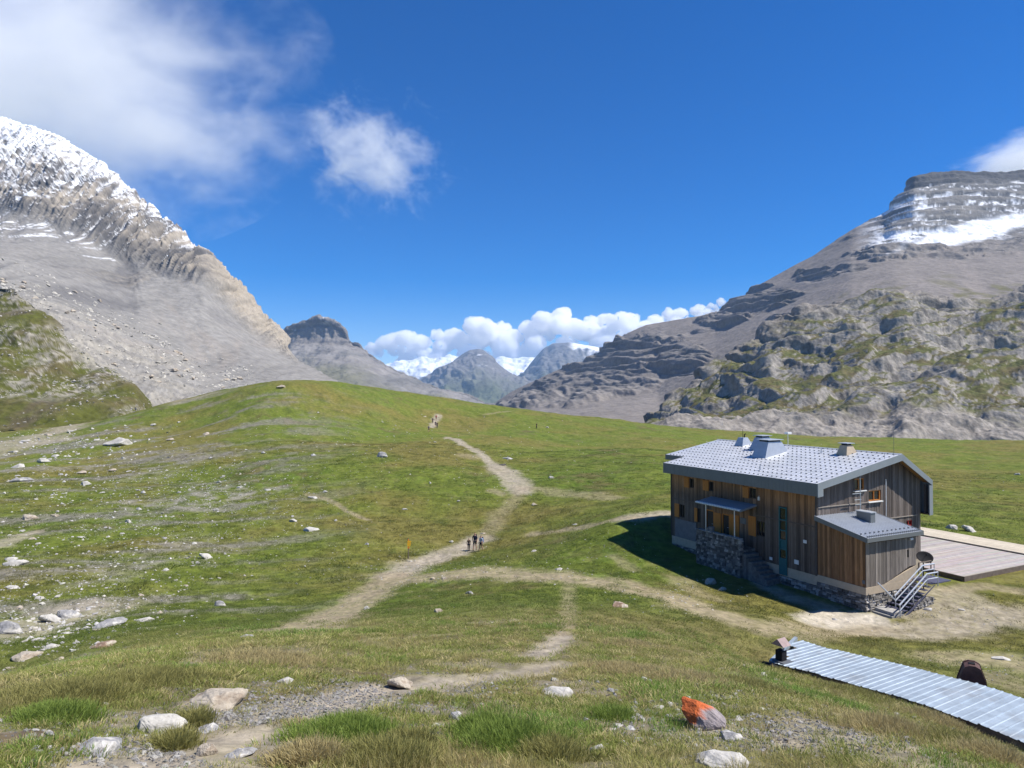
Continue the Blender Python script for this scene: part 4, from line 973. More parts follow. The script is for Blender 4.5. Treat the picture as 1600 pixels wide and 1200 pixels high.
# aerial mast
mb = MB(); mb.tube([(3.55, -0.45, 3.7), (3.55, -0.45, 6.45)], 0.03, 6)
for z_, l_ in ((4.62, .55), (5.02, .75), (4.3, .5)): mb.box(3.55 - l_, 3.55 + 0.08, -0.47, -0.43, z_, z_ + 0.035)
mast = mb.build('aerial_mast', M['galv'], hut)
mb = MB(); mb.hexa([(3.28, -0.62, 6.0), (3.5, -0.55, 6.0), (3.5, -0.5, 6.0), (3.28, -0.58, 6.0), (3.35, -0.62, 6.45), (3.56, -0.55, 6.5), (3.56, -0.5, 6.5), (3.35, -0.58, 6.45)]); mb.build('panel_antenna', M['grey_panel'], mast)
mb = MB(); mb.box(4.0, 4.25, AY - 0.14, AY - 0.04, 2.52, 2.66); mb.build('lamp', M['white'], ax, bevel=0.02)
mb = MB(); mb.box(3.86, 3.99, AY + 0.02, AY + 0.05, 1.47, 1.93); mb.build('slit_window', M['glass'], ax)
mb = MB(); mb.box(-0.05, -0.03, AY + .02, AY + .2, 0.3, 0.5); mb.build('vent_grille', M['hook'], ax)

# ---- outside stairs
st = empty('outside_stairs', (0, 0, 0)); st.parent = hut
ns = 9
for i in range(ns):
    t = i / (ns - 1); r = 1.35 + t * 2.55; z_ = -1.05 + t * 1.25
    mb = MB(); mb.box(r, r + 0.30, -4.85, -3.62, z_ - 0.04, z_, (.2, .2, .2)); mb.build('tread', M['blue_metal'], st)
mb = MB()
for y in (-4.9, -3.58):
    mb.hexa([(1.2, y - .03, -1.38), (1.45, y - .03, -1.38), (1.45, y + .03, -1.38), (1.2, y + .03, -1.38), (3.9, y - .03, 0.0), (4.15, y - .03, 0.12), (4.15, y + .03, 0.12), (3.9, y + .03, 0.0)])
mb.build('stringer', M['blue_metal'], st)
mb = MB(); mb.box(4.15, 5.7, -4.9, -3.55, 0.16, 0.22); mb.build('landing', M['blue_metal'], st)
for yy, dz in ((-4.95, 0.0), (-4.2, 0.0)):
    mb = MB()
    r0, z0, r1, z1, r2 = (0.75, -0.62, 3.3, 0.88, 4.35) if yy < -4.5 else (1.45, -0.35, 4.05, 1.12, 5.2)
    mb.tube([(r0, yy, z0), (r1, yy, z1), (r2, yy, z1 - .01)], 0.045, 8); mb.tube([(r0 + .03, yy, z0 - 0.32), (r1 + .03, yy, z1 - 0.32), (r2, yy, z1 - .33)], 0.035, 8)
    for q in (0.03, 0.5, 1.0): mb.tube([(r0 + (r1 - r0) * q, yy, z0 + (z1 - z0) * q - 0.75), (r0 + (r1 - r0) * q, yy, z0 + (z1 - z0) * q)], 0.03, 6)
    mb.tube([(r2, yy, z1 - 0.85), (r2, yy, z1)], 0.03, 6)
    mb.build('railing', M['galv'], st)
mb = MB(); mb.tube([(0.55, -3.75, 0.42), (1.5, -4.2, -0.62)], 0.04, 8); mb.build('handrail', M['galv'], st)
mb = MB(); mb.tube([(4.8, -3.5, 0.2), (4.8, -3.5, 1.05), (6.0, -3.5, 1.05), (6.0, -3.5, 0.1)], 0.04, 6); mb.box(4.75, 4.85, -3.52, -3.48, 0.2, 1.0); mb.build('landing_rail', M['timber'], st)
for i in range(5):
    g = rh.uniform(0.2, 0.34); mb = MB(); mb.box(0.55 - i * 0.26 + rh.uniform(-.03, .03), 1.5 - i * 0.1, -4.75 - i * .06, -3.55, -2.3, -1.08 - i * 0.17, (g, g * .96, g * .9)); mb.build('stone_step', M['masonry'], st, bevel=0.015)
mb = MB(); stones_wall(mb, 1.2, 4.2, -4.78, -2.4, -1.3, 'x', 0.2, tone=1.3)
stones_wall(mb, 2.3, 4.2, -4.76, -1.3, -0.6, 'x', 0.2, tone=1.3); mb.box(1.3, 4.2, -4.7, -3.6, -2.4, -1.4, (.1, .09, .08)); tag(mb.build('stair_wall_stones', M['masonry'], st), kind='stuff')

def hw(r, l, z=0.0):     # hut coordinates to world
    return Vector((HUT_O[0] + r * _ex[0] + l * _ey[0], HUT_O[1] + r * _ex[1] + l * _ey[1], HUT_O[2] + z))

# ---- satellite dish on its own stand
ds = empty('satellite_dish', hw(5.95, -3.05, -0.80), HUT_A)
tag(ds, 'dark round satellite dish on a short pole at the top of the stairs', 'satellite dish')
mb = MB(); mb.tube([(0, 0, -0.5), (0, 0, 1.82)], 0.035, 8); mb.build('pole', M['black_metal'], ds)
mb = MB(); rings, sg = 6, 28; vv, ff = [], []
for k, back_ in ((0, 0), (1, -0.02)):
    for i in range(rings + 1):
        rr_ = 0.47 * i / rings
        for j in range(sg): a_ = 2 * math.pi * j / sg; vv.append((rr_ * math.cos(a_), rr_ * math.sin(a_) * 1.0, 0.26 * (rr_ / 0.47) ** 2 * 0.5 + back_))
n1_ = (rings + 1) * sg
for b_ in (0, n1_):
    for i in range(rings):
        for j in range(sg): ff.append((b_ + i * sg + j, b_ + i * sg + (j + 1) % sg, b_ + (i + 1) * sg + (j + 1) % sg, b_ + (i + 1) * sg + j))
for j in range(sg): ff.append((rings * sg + j, rings * sg + (j + 1) % sg, n1_ + rings * sg + (j + 1) % sg, n1_ + rings * sg + j))
mb.add(vv, ff)
mb.build('dish', M['black_metal'], ds, smooth=True, loc=(0.06, -0.05, 1.92), rot=Vector((-0.42, -0.42, 0.80)).to_track_quat('Z', 'Y').to_euler())
mb = MB(); mb.tube([(0.25, 0.1, 1.95), (-0.12, -0.32, 2.22)], 0.012, 6); mb.box(-0.16, -0.08, -0.36, -0.28, 2.19, 2.26); mb.build('feed_arm', M['black_metal'], ds)

# ---- timber deck behind the hut
dk = empty('timber_terrace', hw(10.5, -2.86, -0.75), HUT_A)
tag(dk, 'wide low timber terrace, grey boards with a paler strip, beside the hut', 'terrace')
mb = MB()
for i in range(80):
    l0 = i * 0.14
    if l0 > 10.6: break
    g = rh.uniform(0.85, 1.15); sp = rh.uniform(3, 8)
    for a_, b_ in ((0.0, sp), (sp + 0.01, 10.38)): mb.box(a_, b_, l0, l0 + 0.132, 0.08, 0.145, tuple(q * g * rh.uniform(.93, 1.07) for q in (0.36, 0.325, 0.30)))
tag(mb.build('grey_boards', M['deck'], dk), kind='stuff')
mb = MB()
for i in range(23):
    g = rh.uniform(0.9, 1.1); mb.box(10.4 + i * 0.14, 10.53 + i * 0.14, 0.8, 11.6, 0.20, 0.265, tuple(q * g for q in (0.50, 0.44, 0.34)))
    mb.box(10.4 + i * 0.14, 10.53 + i * 0.14, -9.0, 0.79, 0.22, 0.285, tuple(q * g * .97 for q in (0.50, 0.44, 0.34)))
for i in range(66):
    l0 = -i * 0.14 - 0.14
    if l0 < -0.02 and False: pass
tag(mb.build('pale_boards', M['deck'], dk), kind='stuff')
mb = MB(); mb.box(-0.05, 10.38, -0.06, -0.005, -0.30, 0.13); mb.box(-0.05, -0.005, -0.06, 10.7, -0.5, 0.13); mb.build('edge_beam', M['timber'], dk)
mb = MB(); mb.box(10.39, 13.6, 11.61, 11.66, -0.2, 0.25); mb.box(13.62, 13.67, -9, 11.6, -0.2, 0.25); mb.box(10.34, 10.385, -9, 0.8, -0.2, 0.25); mb.build('back_beam', M['timber'], dk)

# ------------------------------------------------------------------ low shed sunk in the slope: only its sheet roof shows
shed = empty('sunken_shed', (9.8, 26.0, -10.1), math.atan2(-0.84, 0.54))
tag(shed, 'long low shed sunk in the grass with ribbed bluish metal roof', 'shed')
SHW = 3.4; rs = random.Random(9)
def sz(s_, w_=0.0): return float(np.interp(s_, [-1.6, 0, 1.5, 3, 5.4, 7, 8.3, 14], [-0.05, 0, 0.16, 0.30, 0.50, 0.49, 0.42, 0.1])) - 0.035 * w_
step = 0.50
for i in range(-3, 25):
    s0 = i * step; mb = MB(); vv = []; ff = []
    lift = rs.uniform(0, 0.014); e0 = rs.uniform(-0.05, 0.03); e1 = rs.uniform(-0.04, 0.04)
    w0 = max(0.0, -s0 * 2.4); 
    if w0 > SHW - 0.2: continue
    prof = [(0.0, 0.0), (0.02, 0.034), (0.07, 0.034), (0.09, 0.012), (0.25, 0.012), (0.27, 0.026), (0.31, 0.026), (0.33, 0.012), (0.48, 0.010), (step + 0.012, 0.008)]
    NW = 7
    for (ds_, dz_) in prof:
        for k in range(NW):
            w_ = w0 + e0 + (SHW + e1 - w0 - e0) * k / (NW - 1)
            vv.append((s0 + ds_, w_, sz(s0 + ds_, w_) + dz_ + lift + rs.uniform(-.004, .004)))
    m_ = len(prof)
    for a in range(m_ - 1):
        for k in range(NW - 1): ff.append((a * NW + k, (a + 1) * NW + k, (a + 1) * NW + k + 1, a * NW + k + 1))
    nb = len(vv); vv += [(p[0], p[1], p[2] - 0.006) for p in vv]
    ff += [tuple(nb + q for q in f[::-1]) for f in ff]
    mb.add(vv, ff); mb.build('roof_sheet', M['sheet'], shed)
mb = MB()
for i in range(50):
    s0 = i * step / 2
    for wa, dz_ in ((0.05, 1.3), (SHW - 0.12, 2.2)):
        mb.hexa([(s0, wa, sz(s0) - dz_), (s0 + step / 2, wa, sz(s0) - dz_), (s0 + step / 2, wa + .07, sz(s0) - dz_), (s0, wa + .07, sz(s0) - dz_), (s0, wa, sz(s0, wa) - .015), (s0 + step / 2, wa, sz(s0 + step / 2, wa) - .015), (s0 + step / 2, wa + .07, sz(s0 + step / 2, wa) - .015), (s0, wa + .07, sz(s0, wa) - .015)])
mb.hexa([(0.0, 0.1, -1.3), (0.06, 0.13, -1.3), (-1.2, 3.2, -2.0), (-1.28, 3.17, -2.0), (0.0, 0.1, -.02), (0.06, 0.13, -.02), (-1.2, 3.2, -.2), (-1.28, 3.17, -.2)])
tag(mb.build('wall', M['timber'], shed))
mb = MB(); mb.hexa([(-0.08, -0.02, -.06), (0.03, 0.0, -.06), (-1.22, SHW, -.22), (-1.36, SHW, -.22), (-0.08, -0.02, .07), (0.03, 0.0, .07), (-1.22, SHW, -.06), (-1.36, SHW, -.06)]); mb.build('verge_flashing', M['sheet'], shed)
mb = MB(); mb.tube([(-0.28, -0.05, -0.16), (0.15, -0.16, -0.10), (0.5, -0.12, -0.12)], [0.13, 0.15, 0.12], 10); mb.build('tarpaulin_roll', M['black_metal'], shed, smooth=True)
# stove pipe with a little roofed cowl
mb = MB(); mb.box(0.02, 0.32, 0.22, 0.52, -0.05, 0.47); cp = mb.build('flue_box', M['black_metal'], shed, bevel=0.02)
mb = MB(); mb.box(0.24, 0.31, 0.36, 0.46, 0.47, 0.74); mb.build('cowl_bracket', M['galv'], cp)
mb = MB(); mb.add([(-0.10, 0.14, 0.66), (0.17, 0.14, 0.90), (0.44, 0.14, 0.66), (-0.10, 0.60, 0.66), (0.17, 0.60, 0.90), (0.44, 0.60, 0.66)], [(0, 1, 4, 3), (1, 2, 5, 4), (0, 2, 1), (3, 4, 5), (0, 3, 5, 2)]); mb.build('cowl', M['rust_pale'], cp)
mb = MB(); mb.box(-0.05, 0.55, 0.10, 0.62, 0.068, 0.085); mb.build('flashing', M['hook'], cp)

# ---- rusty metal hood standing behind the shed
hx, hy, hz_ = at(1519, 1068, 23.9)
hood = empty('rusty_hood', (float(hx), float(hy), float(hz_) - 0.03), rad(-30))
tag(hood, 'rust-brown folded metal hood standing behind the shed roof', 'metal hood')
hood.scale = (0.86, 0.86, 0.92)
prof = [(-0.47, -1.4), (-0.50, 0.0), (-0.46, 0.16), (-0.27, 0.70), (-0.10, 0.78), (0.10, 0.78), (0.27, 0.70), (0.46, 0.16), (0.50, 0.0), (0.47, -1.4)]
mb = MB(); mb.prism(prof, -0.30, 0.30); mb.build('shell', M['rust'], hood, bevel=0.015)
mb = MB(); mb.prism([(x_ * 1.05, z_ * 1.02 + (0.01 if z_ > .1 else 0)) for x_, z_ in prof], 0.27, 0.36); mb.prism([(x_ * 1.03, z_ * 1.015) for x_, z_ in prof], -0.36, -0.301); mb.build('rim', M['rust'], hood)
mb = MB(); mb.box(-0.10, 0.10, -0.12, 0.12, 0.775, 0.81); mb.build('vent_opening', M['black_metal'], hood)

# ------------------------------------------------------------------ stones
def hull_rock(seed, flat=0.6, npt=16, sub=0, jag=0.06):
    r_ = random.Random(seed); bm = bmesh.new()
    for _ in range(npt):
        v = Vector((r_.gauss(0, 1), r_.gauss(0, 1), r_.gauss(0, 1))).normalized() * r_.uniform(0.82, 1.05)
        q = [max(-0.86, min(0.86, c_)) for c_ in v]
        bm.verts.new((q[0] * 0.7 * (1.25 if q[2] < 0 else 0.85), q[1] * 0.56 * (1.2 if q[2] < 0 else 0.85), q[2] * 0.7 * flat))
    res = bmesh.ops.convex_hull(bm, input=bm.verts)
    bmesh.ops.delete(bm, geom=list({g for g in res['geom_interior'] + res['geom_unused'] if isinstance(g, bmesh.types.BMVert)}), context='VERTS')
    if sub:
        bmesh.ops.dissolve_limit(bm, angle_limit=rad(12), verts=bm.verts, edges=bm.edges)
        bmesh.ops.triangulate(bm, faces=bm.faces)
        bmesh.ops.bevel(bm, geom=bm.edges, offset=0.035, segments=1, affect='EDGES', clamp_overlap=True)
        bmesh.ops.triangulate(bm, faces=bm.faces)
        bmesh.ops.subdivide_edges(bm, edges=bm.edges, cuts=sub, use_grid_fill=True)
        bm.normal_update()
        co = np.array([v.co[:] for v in bm.verts]); no = np.array([v.normal[:] for v in bm.verts])
        d = jag * (fbm(co[:, 0] * 3 + seed, co[:, 1] * 3 + co[:, 2] * 2.3, 4, 300) + 0.8 * ridged(co[:, 0] * 2 + co[:, 2] * 3, co[:, 1] * 4 - co[:, 2] + seed, 3, 301) * 0.6)
        for v, k, n_ in zip(bm.verts, d, no): v.co += Vector(n_) * float(k)
    bm.normal_update()
    me = bpy.data.meshes.new('stone'); bm.to_mesh(me); bm.free()
    return me

PROTO = {}
random.seed(3)
def protos2(kind, flat, mats, seed, n=5, sub=0):
    L_ = []
    for i in range(n):
        me = hull_rock(seed + i * 13, flat, 15, sub); me.materials.append(M[mats[i % len(mats)]]); L_.append(me)
    PROTO[kind] = L_
protos2('boulder', 0.62, ['stone', 'stone', 'stone_grey'], 100, 6)
protos2('slab', 0.32, ['stone', 'stone_warm', 'stone'], 200, 6)
protos2('fine_boulder', 0.72, ['stone'], 300, 3, 2)
protos2('fine_slab', 0.35, ['stone_grey', 'stone_warm', 'stone'], 400, 3, 2)

# (u, v, width px, kind, index, turn, label, material) : named stones
NAMED = [
 (246,1140,70,'fine_boulder',0,20,'big rounded whitish boulder in the lower left foreground grass',None),
 (340,1098,84,'fine_slab',2,5,'long pale flat slab lying above the big whitish boulder','stone_warm'),
 (1104,1136,64,'fine_slab',0,60,'rock with a bright orange lichen patch in the foreground','lichen'),
 (1143,1153,30,'fine_slab',1,30,'grey stone leaning against the orange-lichened rock','stone_grey'),
 (1132,1196,74,'fine_slab',2,-8,'whitish long stone at the bottom edge below the orange-lichened rock','stone'),
 (376,1183,46,'fine_slab',0,10,'dark flat stone at the bottom edge right of the big whitish boulder','stone_grey'),
 (322,1140,26,'fine_slab',1,80,'small triangular slate beside the gravel track in the foreground','stone_grey'),
 (322,1178,32,'fine_boulder',1,15,'yellowish stone right below the big whitish boulder','stone_warm'),
 (150,1172,62,'fine_slab',1,0,'grey embedded slab left of the big whitish boulder','stone_grey'),
 (622,1074,38,'fine_boulder',2,40,'angular boulder standing at the upper side of the foreground track','stone_warm'),
 (661,1078,20,'boulder',2,10,'small brownish stone beside the angular boulder on the track','stone_warm'),
 (873,1086,46,'fine_slab',2,0,'pale flat stone with a rusty tip alone in the foreground grass','stone'),
 (866,1064,14,'boulder',3,0,'small white stone just above the pale flat foreground stone','stone'),
 (915,1126,13,'boulder',1,50,'egg-shaped grey stone in grass right of the lush tuft','stone_grey'),
 (948,1142,22,'slab',2,10,'brownish flat stone left of the two tilted slates','stone_brown'),
 (984,1140,22,'slab',0,50,'upper of two tilted slates left of the orange-lichened rock','stone_grey'),
 (998,1158,26,'slab',3,55,'lower of two tilted slates left of the orange-lichened rock','stone_grey'),
 (934,1172,26,'boulder',4,30,'pale angular stone near the bottom centre grass tuft','stone'),
 (679,1134,18,'slab',4,70,'narrow pale stone left of the lush central tuft','stone'),
 (712,1122,26,'boulder',5,80,'upright grey stone at the left edge of the lush central tuft','stone_grey'),
 (684,1148,18,'slab',1,10,'dark-topped stone below the narrow pale stone','stone_dark'),
 (1028,1107,22,'slab',2,20,'pale stone amid stony turf left above the orange-lichened rock','stone'),
 (445,1066,20,'boulder',0,0,'pale stone in a dark hole above the foreground track','stone'),
 (343,947,21,'fine_boulder',1,0,'grey boulder alone on the bright green slope','stone_grey'),
 (385,998,22,'fine_slab',0,0,'grey rounded stone at the foreground hill brow','stone_grey'),
 (574,951,16,'boulder',2,0,'whitish stone at the right edge of the lower track','stone'),
 (684,956,16,'boulder',3,0,'tan stone in grass below the track junction','stone_warm'),
 (969,948,27,'fine_slab',1,0,'reddish-brown flat stone in the grass below the wide track','stone_brown'),
 (733,928,16,'boulder',4,0,'grey mossy stone just under the wide track','stone_grey'),
 (163,1010,34,'fine_slab',2,40,'brown wedge-shaped rock at the left hill brow','stone_brown'),
 (176,978,46,'fine_slab',0,25,'long grey slab on the left slope above the brown wedge rock','stone_grey'),
 (225,970,30,'slab',3,20,'thin pale slab right of the long grey slab','stone'),
 (105,964,34,'fine_boulder',0,0,'large grey boulder among the lower left rubble','stone_grey'),
 (75,972,30,'fine_boulder',2,60,'pale boulder left of the large grey rubble boulder','stone'),
 (12,990,40,'fine_boulder',1,0,'grey boulder cut by the left edge of the lower rubble','stone_grey'),
 (40,1028,40,'fine_slab',2,15,'yellowish slab in the lower left rubble','stone_warm'),
 (80,1012,24,'slab',5,0,'light slab above the yellowish slab in the rubble','stone'),
 (188,694,38,'fine_slab',1,0,'widest pale rock outcrop on the upper left slope','stone'),
 (46,811,26,'fine_boulder',0,0,'isolated blocky boulder with a dark side on the left slope','stone_warm'),
 (22,882,38,'fine_slab',2,10,'long white slab near the left edge of the slope','stone'),
 (66,722,19,'boulder',0,0,'white block on the upper left slope near the edge','stone'),
 (31,729,24,'slab',1,0,'flat white slab left of the white block on the upper slope','stone'),
 (34,752,30,'fine_slab',0,0,'grey double slab near the left edge of the upper slope','stone_grey'),
 (319,872,22,'fine_boulder',2,30,'upright pale rock cluster on the middle of the left slope','stone'),
 (597,714,20,'fine_boulder',1,0,'grey and white boulder on the meadow knoll left of the track','stone_grey'),
 (486,829,32,'slab',2,0,'long pale slab on the meadow below the thin side path','stone'),
 (487,778,20,'slab',4,0,'white slab at the upper end of the thin side path','stone'),
 (457,815,15,'boulder',1,0,'white boulder on the meadow below the thin side path end','stone'),
 (440,605,13,'fine_slab',1,0,'brownish rock on the crest of the grassy knoll','stone_warm'),
 (834,789,12,'boulder',2,0,'round whitish boulder right of the track bend','stone_warm'),
 (861,747,11,'boulder',3,0,'whitish boulder above the track fork','stone'),
 (792,717,19,'slab',0,0,'grey flat rock right of the upper track','stone_grey'),
 (785,727,16,'slab',3,0,'dark flat rock on the upper track','stone_dark'),
 (873,890,15,'slab',5,0,'white flat stone just above the wide track','stone'),
 (835,861,12,'slab',1,0,'whitish stone in the grass right of the three walkers','stone'),
 (754,834,13,'slab',2,20,'tan flat rock on the track just behind the three walkers','stone_warm'),
 (705,847,8,'boulder',0,0,'small white boulder left of the three walkers','stone'),
 (1487,826,22,'fine_boulder',0,0,'left of two white boulders behind the timber terrace','stone'),
 (1512,830,25,'fine_boulder',2,0,'right of two white boulders behind the timber terrace','stone'),
 (1590,742,11,'boulder',4,0,'white stone in the far meadow right of the hut','stone'),
 (1562,1030,26,'slab',0,0,'pale flat stone on bare ground behind the rusty hood','stone'),
 (1502,953,14,'slab',4,0,'pale flat stone on the dirt right of the stairs','stone'),
 (1450,952,18,'slab',3,0,'flat dark-edged slab in the grass beside the stairs','stone_grey'),
 (1304,968,9,'slab',1,0,'little slab on the pale gravel below the annex','stone_grey'),
 (1110,912,22,'fine_boulder',1,0,'rough rock in the grass below the terrace wall','stone_warm'),
 (1130,922,16,'boulder',5,0,'smaller rock right of the rough rock below the terrace wall','stone_warm'),
 (640,877,9,'slab',0,0,'flat pale stone at the foot of the signpost','stone'),
 (676,905,11,'boulder',1,0,'left of two pale stones on the track junction','stone_warm'),
 (694,905,12,'boulder',3,0,'right of two pale stones on the track junction','stone_warm'),
]
GROUPED = [(87,713,16,'slab'),(27,744,14,'slab'),(129,739,22,'slab'),(133,757,16,'boulder'),(177,735,18,'slab'),(225,770,13,'boulder'),(218,796,14,'boulder'),(200,816,16,'boulder'),(191,834,13,'slab'),
 (125,840,15,'slab'),(17,875,24,'slab'),(17,919,25,'slab'),(110,888,10,'boulder'),(259,891,14,'slab'),(236,887,9,'slab'),(309,881,12,'boulder'),(375,762,14,'slab'),(349,745,8,'boulder'),(342,754,10,'boulder'),
 (412,708,10,'boulder'),(329,716,8,'boulder'),(323,678,15,'slab'),(267,687,16,'slab'),(337,797,15,'slab'),(304,850,10,'boulder'),(419,766,14,'slab'),(489,712,11,'boulder'),(508,769,10,'boulder'),
 (524,814,7,'boulder'),(632,796,13,'slab'),(672,755,9,'boulder'),(855,668,11,'slab'),(573,851,10,'boulder'),(899,820,9,'slab'),(680,691,9,'slab'),(497,645,6,'boulder'),(664,651,9,'slab'),(717,783,8,'slab'),
 (40,690,20,'slab'),(75,680,18,'slab'),(110,675,14,'slab'),(150,688,14,'slab'),(240,664,12,'slab'),(200,668,9,'slab'),(280,660,10,'slab'),(20,706,18,'slab'),(60,665,15,'slab'),(95,742,9,'boulder'),(55,780,10,'slab'),
 (260,735,8,'slab'),(280,770,8,'boulder'),(160,770,9,'slab'),(90,800,8,'boulder'),(85,806,18,'slab'),(60,850,12,'slab'),(50,842,14,'slab'),(140,862,9,'boulder'),(35,830,12,'slab'),(220,930,16,'slab'),(330,905,9,'slab'),(290,915,10,'slab'),(200,950,12,'slab'),
 (60,935,22,'slab'),(140,950,18,'slab'),(250,958,14,'slab'),(30,950,18,'slab'),(150,985,16,'slab'),(100,990,20,'slab'),(60,1000,24,'slab'),(120,1005,14,'slab'),(15,1045,22,'slab'),(140,1030,13,'slab'),(95,1030,18,'slab')]

def stone_at(me, name, x, y, z, width, rz, tilt=0.0, sink=0.25, mat=None):
    o = bpy.data.objects.new(name, me); COL.objects.link(o)
    o.scale = (width,) * 3; o.rotation_euler = (tilt, tilt * 0.5, rz)
    hgt = max(v.co.z for v in me.vertices) * width
    o.location = (x, y, z + hgt * (1 - 2 * sink))
    if mat:
        o.material_slots[0].link = 'OBJECT'; o.material_slots[0].material = mat
    return o
BX = {k: [max(v.co.x for v in m_.vertices) - min(v.co.x for v in m_.vertices) for m_ in L_] for k, L_ in PROTO.items()}
rq = random.Random(21)
X_, Y_, Z_ = ground_hits([q[0] for q in NAMED], [q[1] for q in NAMED])
LICH = None
NAMED_XY = []
for (u, v, wpx, kind, idx, turn, lab, mat), x, y, z in zip(NAMED, X_, Y_, Z_):
    wm = wpx / FPX * y * (0.85 if v < 960 else 1.0); me = PROTO[kind][idx % len(PROTO[kind])]; sc_ = wm / BX[kind][idx % len(PROTO[kind])] * 1.08
    NAMED_XY.append((x, y, wm))
    if mat == 'lichen':
        me = hull_rock(977, 0.55, 18, 4, 0.05)
        co = np.array([q.co[:] for q in me.vertices]); no = np.array([q.normal[:] for q in me.vertices])
        w_ = sstep(-0.02, 0.05, -co[:, 0] * 0.8 + 0.25 * co[:, 2] - 0.10 + 0.25 * fbm(co[:, 0] * 4, co[:, 1] * 4 + co[:, 2] * 3, 4, 310)) * sstep(-0.1, 0.1, no[:, 2] + 0.25)
        base_ = np.array([0.27, 0.235, 0.235]) * (1 + 0.3 * fbm(co[:, 0] * 5, co[:, 1] * 5 + co[:, 2] * 4, 3, 311))[:, None]
        base_ = mix(base_, np.array([0.20, 0.09, 0.06]), 0.6 * sstep(0.0, -0.15, co[:, 2] + 0.1 * fbm(co[:, 0] * 6, co[:, 1] * 6, 2, 312)))
        set_col(me, mix(base_, np.array([0.50, 0.105, 0.014]), w_ * 0.92)); me.materials.append(M['lichen_stone'])
        o = stone_at(me, 'stone', x, y, z, wm / 1.0, rad(-55), 0.0, 0.2); o.scale = (wm * 1.02, wm * .80, wm * .85); o.rotation_euler = (rad(12), rad(20), rad(-42)); o.location.z += 0.03
    else:
        o = stone_at(me, 'stone', x, y, z, sc_, rad(turn + rq.uniform(-8, 8)), rq.uniform(-.2, .2), 0.38, M[mat] if mat else None)
    tag(o, lab, 'stone')
X_, Y_, Z_ = ground_hits([q[0] for q in GROUPED], [q[1] for q in GROUPED])
for (u, v, wpx, kind), x, y, z in zip(GROUPED, X_, Y_, Z_):
    idx = rq.randrange(len(PROTO[kind])); wm = wpx / FPX * y * 0.85
    o = stone_at(PROTO[kind][idx], 'stone', x, y, z, wm / BX[kind][idx] * 1.05, rq.uniform(0, 6.28) if wpx < 12 else rq.uniform(-.5, .5), rq.uniform(-.2, .2), 0.36)
    if v > 925: tag(o, 'pale stone in the lower left rubble patch', 'stone', 'stones of the lower left rubble patch')
    elif u < 430: tag(o, 'pale stone on the strewn grassy slope at the left', 'stone', 'stones of the left slope')
    else: tag(o, 'pale stone lying in the turf of the meadow, one of many', 'stone', 'pale stones strewn over the meadow')

# smaller stones by region: density follows the rubble streaks
def scatter_obj(name, pts, rz, scale, pid, tint, meshes, tilt=None):
    col_ = bpy.data.collections.new(name + '_shapes')
    for i, me in enumerate(meshes): col_.objects.link(bpy.data.objects.new('%s_%02d' % (name, i), me))
    me = bpy.data.meshes.new(name); n_ = len(pts)
    me.vertices.add(n_); me.vertices.foreach_set('co', np.asarray(pts, np.float32).ravel())
    for nm, dt, arr in (('rot', 'FLOAT_VECTOR', np.stack([np.zeros(n_) if tilt is None else tilt[:, 0], np.zeros(n_) if tilt is None else tilt[:, 1], rz], 1)), ('sc', 'FLOAT_VECTOR', scale), ('tint', 'FLOAT_COLOR', np.concatenate([tint, np.ones((n_, 1))], 1))):
        a_ = me.attributes.new(nm, dt, 'POINT'); a_.data.foreach_set('color' if dt == 'FLOAT_COLOR' else 'vector', np.asarray(arr, np.float32).ravel())
    a_ = me.attributes.new('pid', 'INT', 'POINT'); a_.data.foreach_set('value', np.asarray(pid, np.int32))
    ob = link(name, me)
    ng = bpy.data.node_groups.new(name, 'GeometryNodeTree')
    ng.interface.new_socket('Geometry', in_out='INPUT', socket_type='NodeSocketGeometry'); ng.interface.new_socket('Geometry', in_out='OUTPUT', socket_type='NodeSocketGeometry')
    gi = ng.nodes.new('NodeGroupInput'); go = ng.nodes.new('NodeGroupOutput')
    ci = ng.nodes.new('GeometryNodeCollectionInfo'); ci.inputs[0].default_value = col_; ci.inputs[1].default_value = True; ci.inputs[2].default_value = True
    ip = ng.nodes.new('GeometryNodeInstanceOnPoints'); ip.inputs['Pick Instance'].default_value = True
    def na(nm, dt):
        q = ng.nodes.new('GeometryNodeInputNamedAttribute'); q.data_type = dt; q.inputs[0].default_value = nm
        return q.outputs['Attribute']
    e2r = ng.nodes.new('FunctionNodeEulerToRotation')
    L_ = ng.links
    L_.new(gi.outputs[0], ip.inputs['Points']); L_.new(ci.outputs[0], ip.inputs['Instance']); L_.new(na('pid', 'INT'), ip.inputs['Instance Index'])
    L_.new(na('rot', 'FLOAT_VECTOR'), e2r.inputs[0]); L_.new(e2r.outputs[0], ip.inputs['Rotation']); L_.new(na('sc', 'FLOAT_VECTOR'), ip.inputs['Scale'])
    L_.new(ip.outputs[0], go.inputs[0])
    md = ob.modifiers.new('scatter', 'NODES'); md.node_group = ng
    return ob

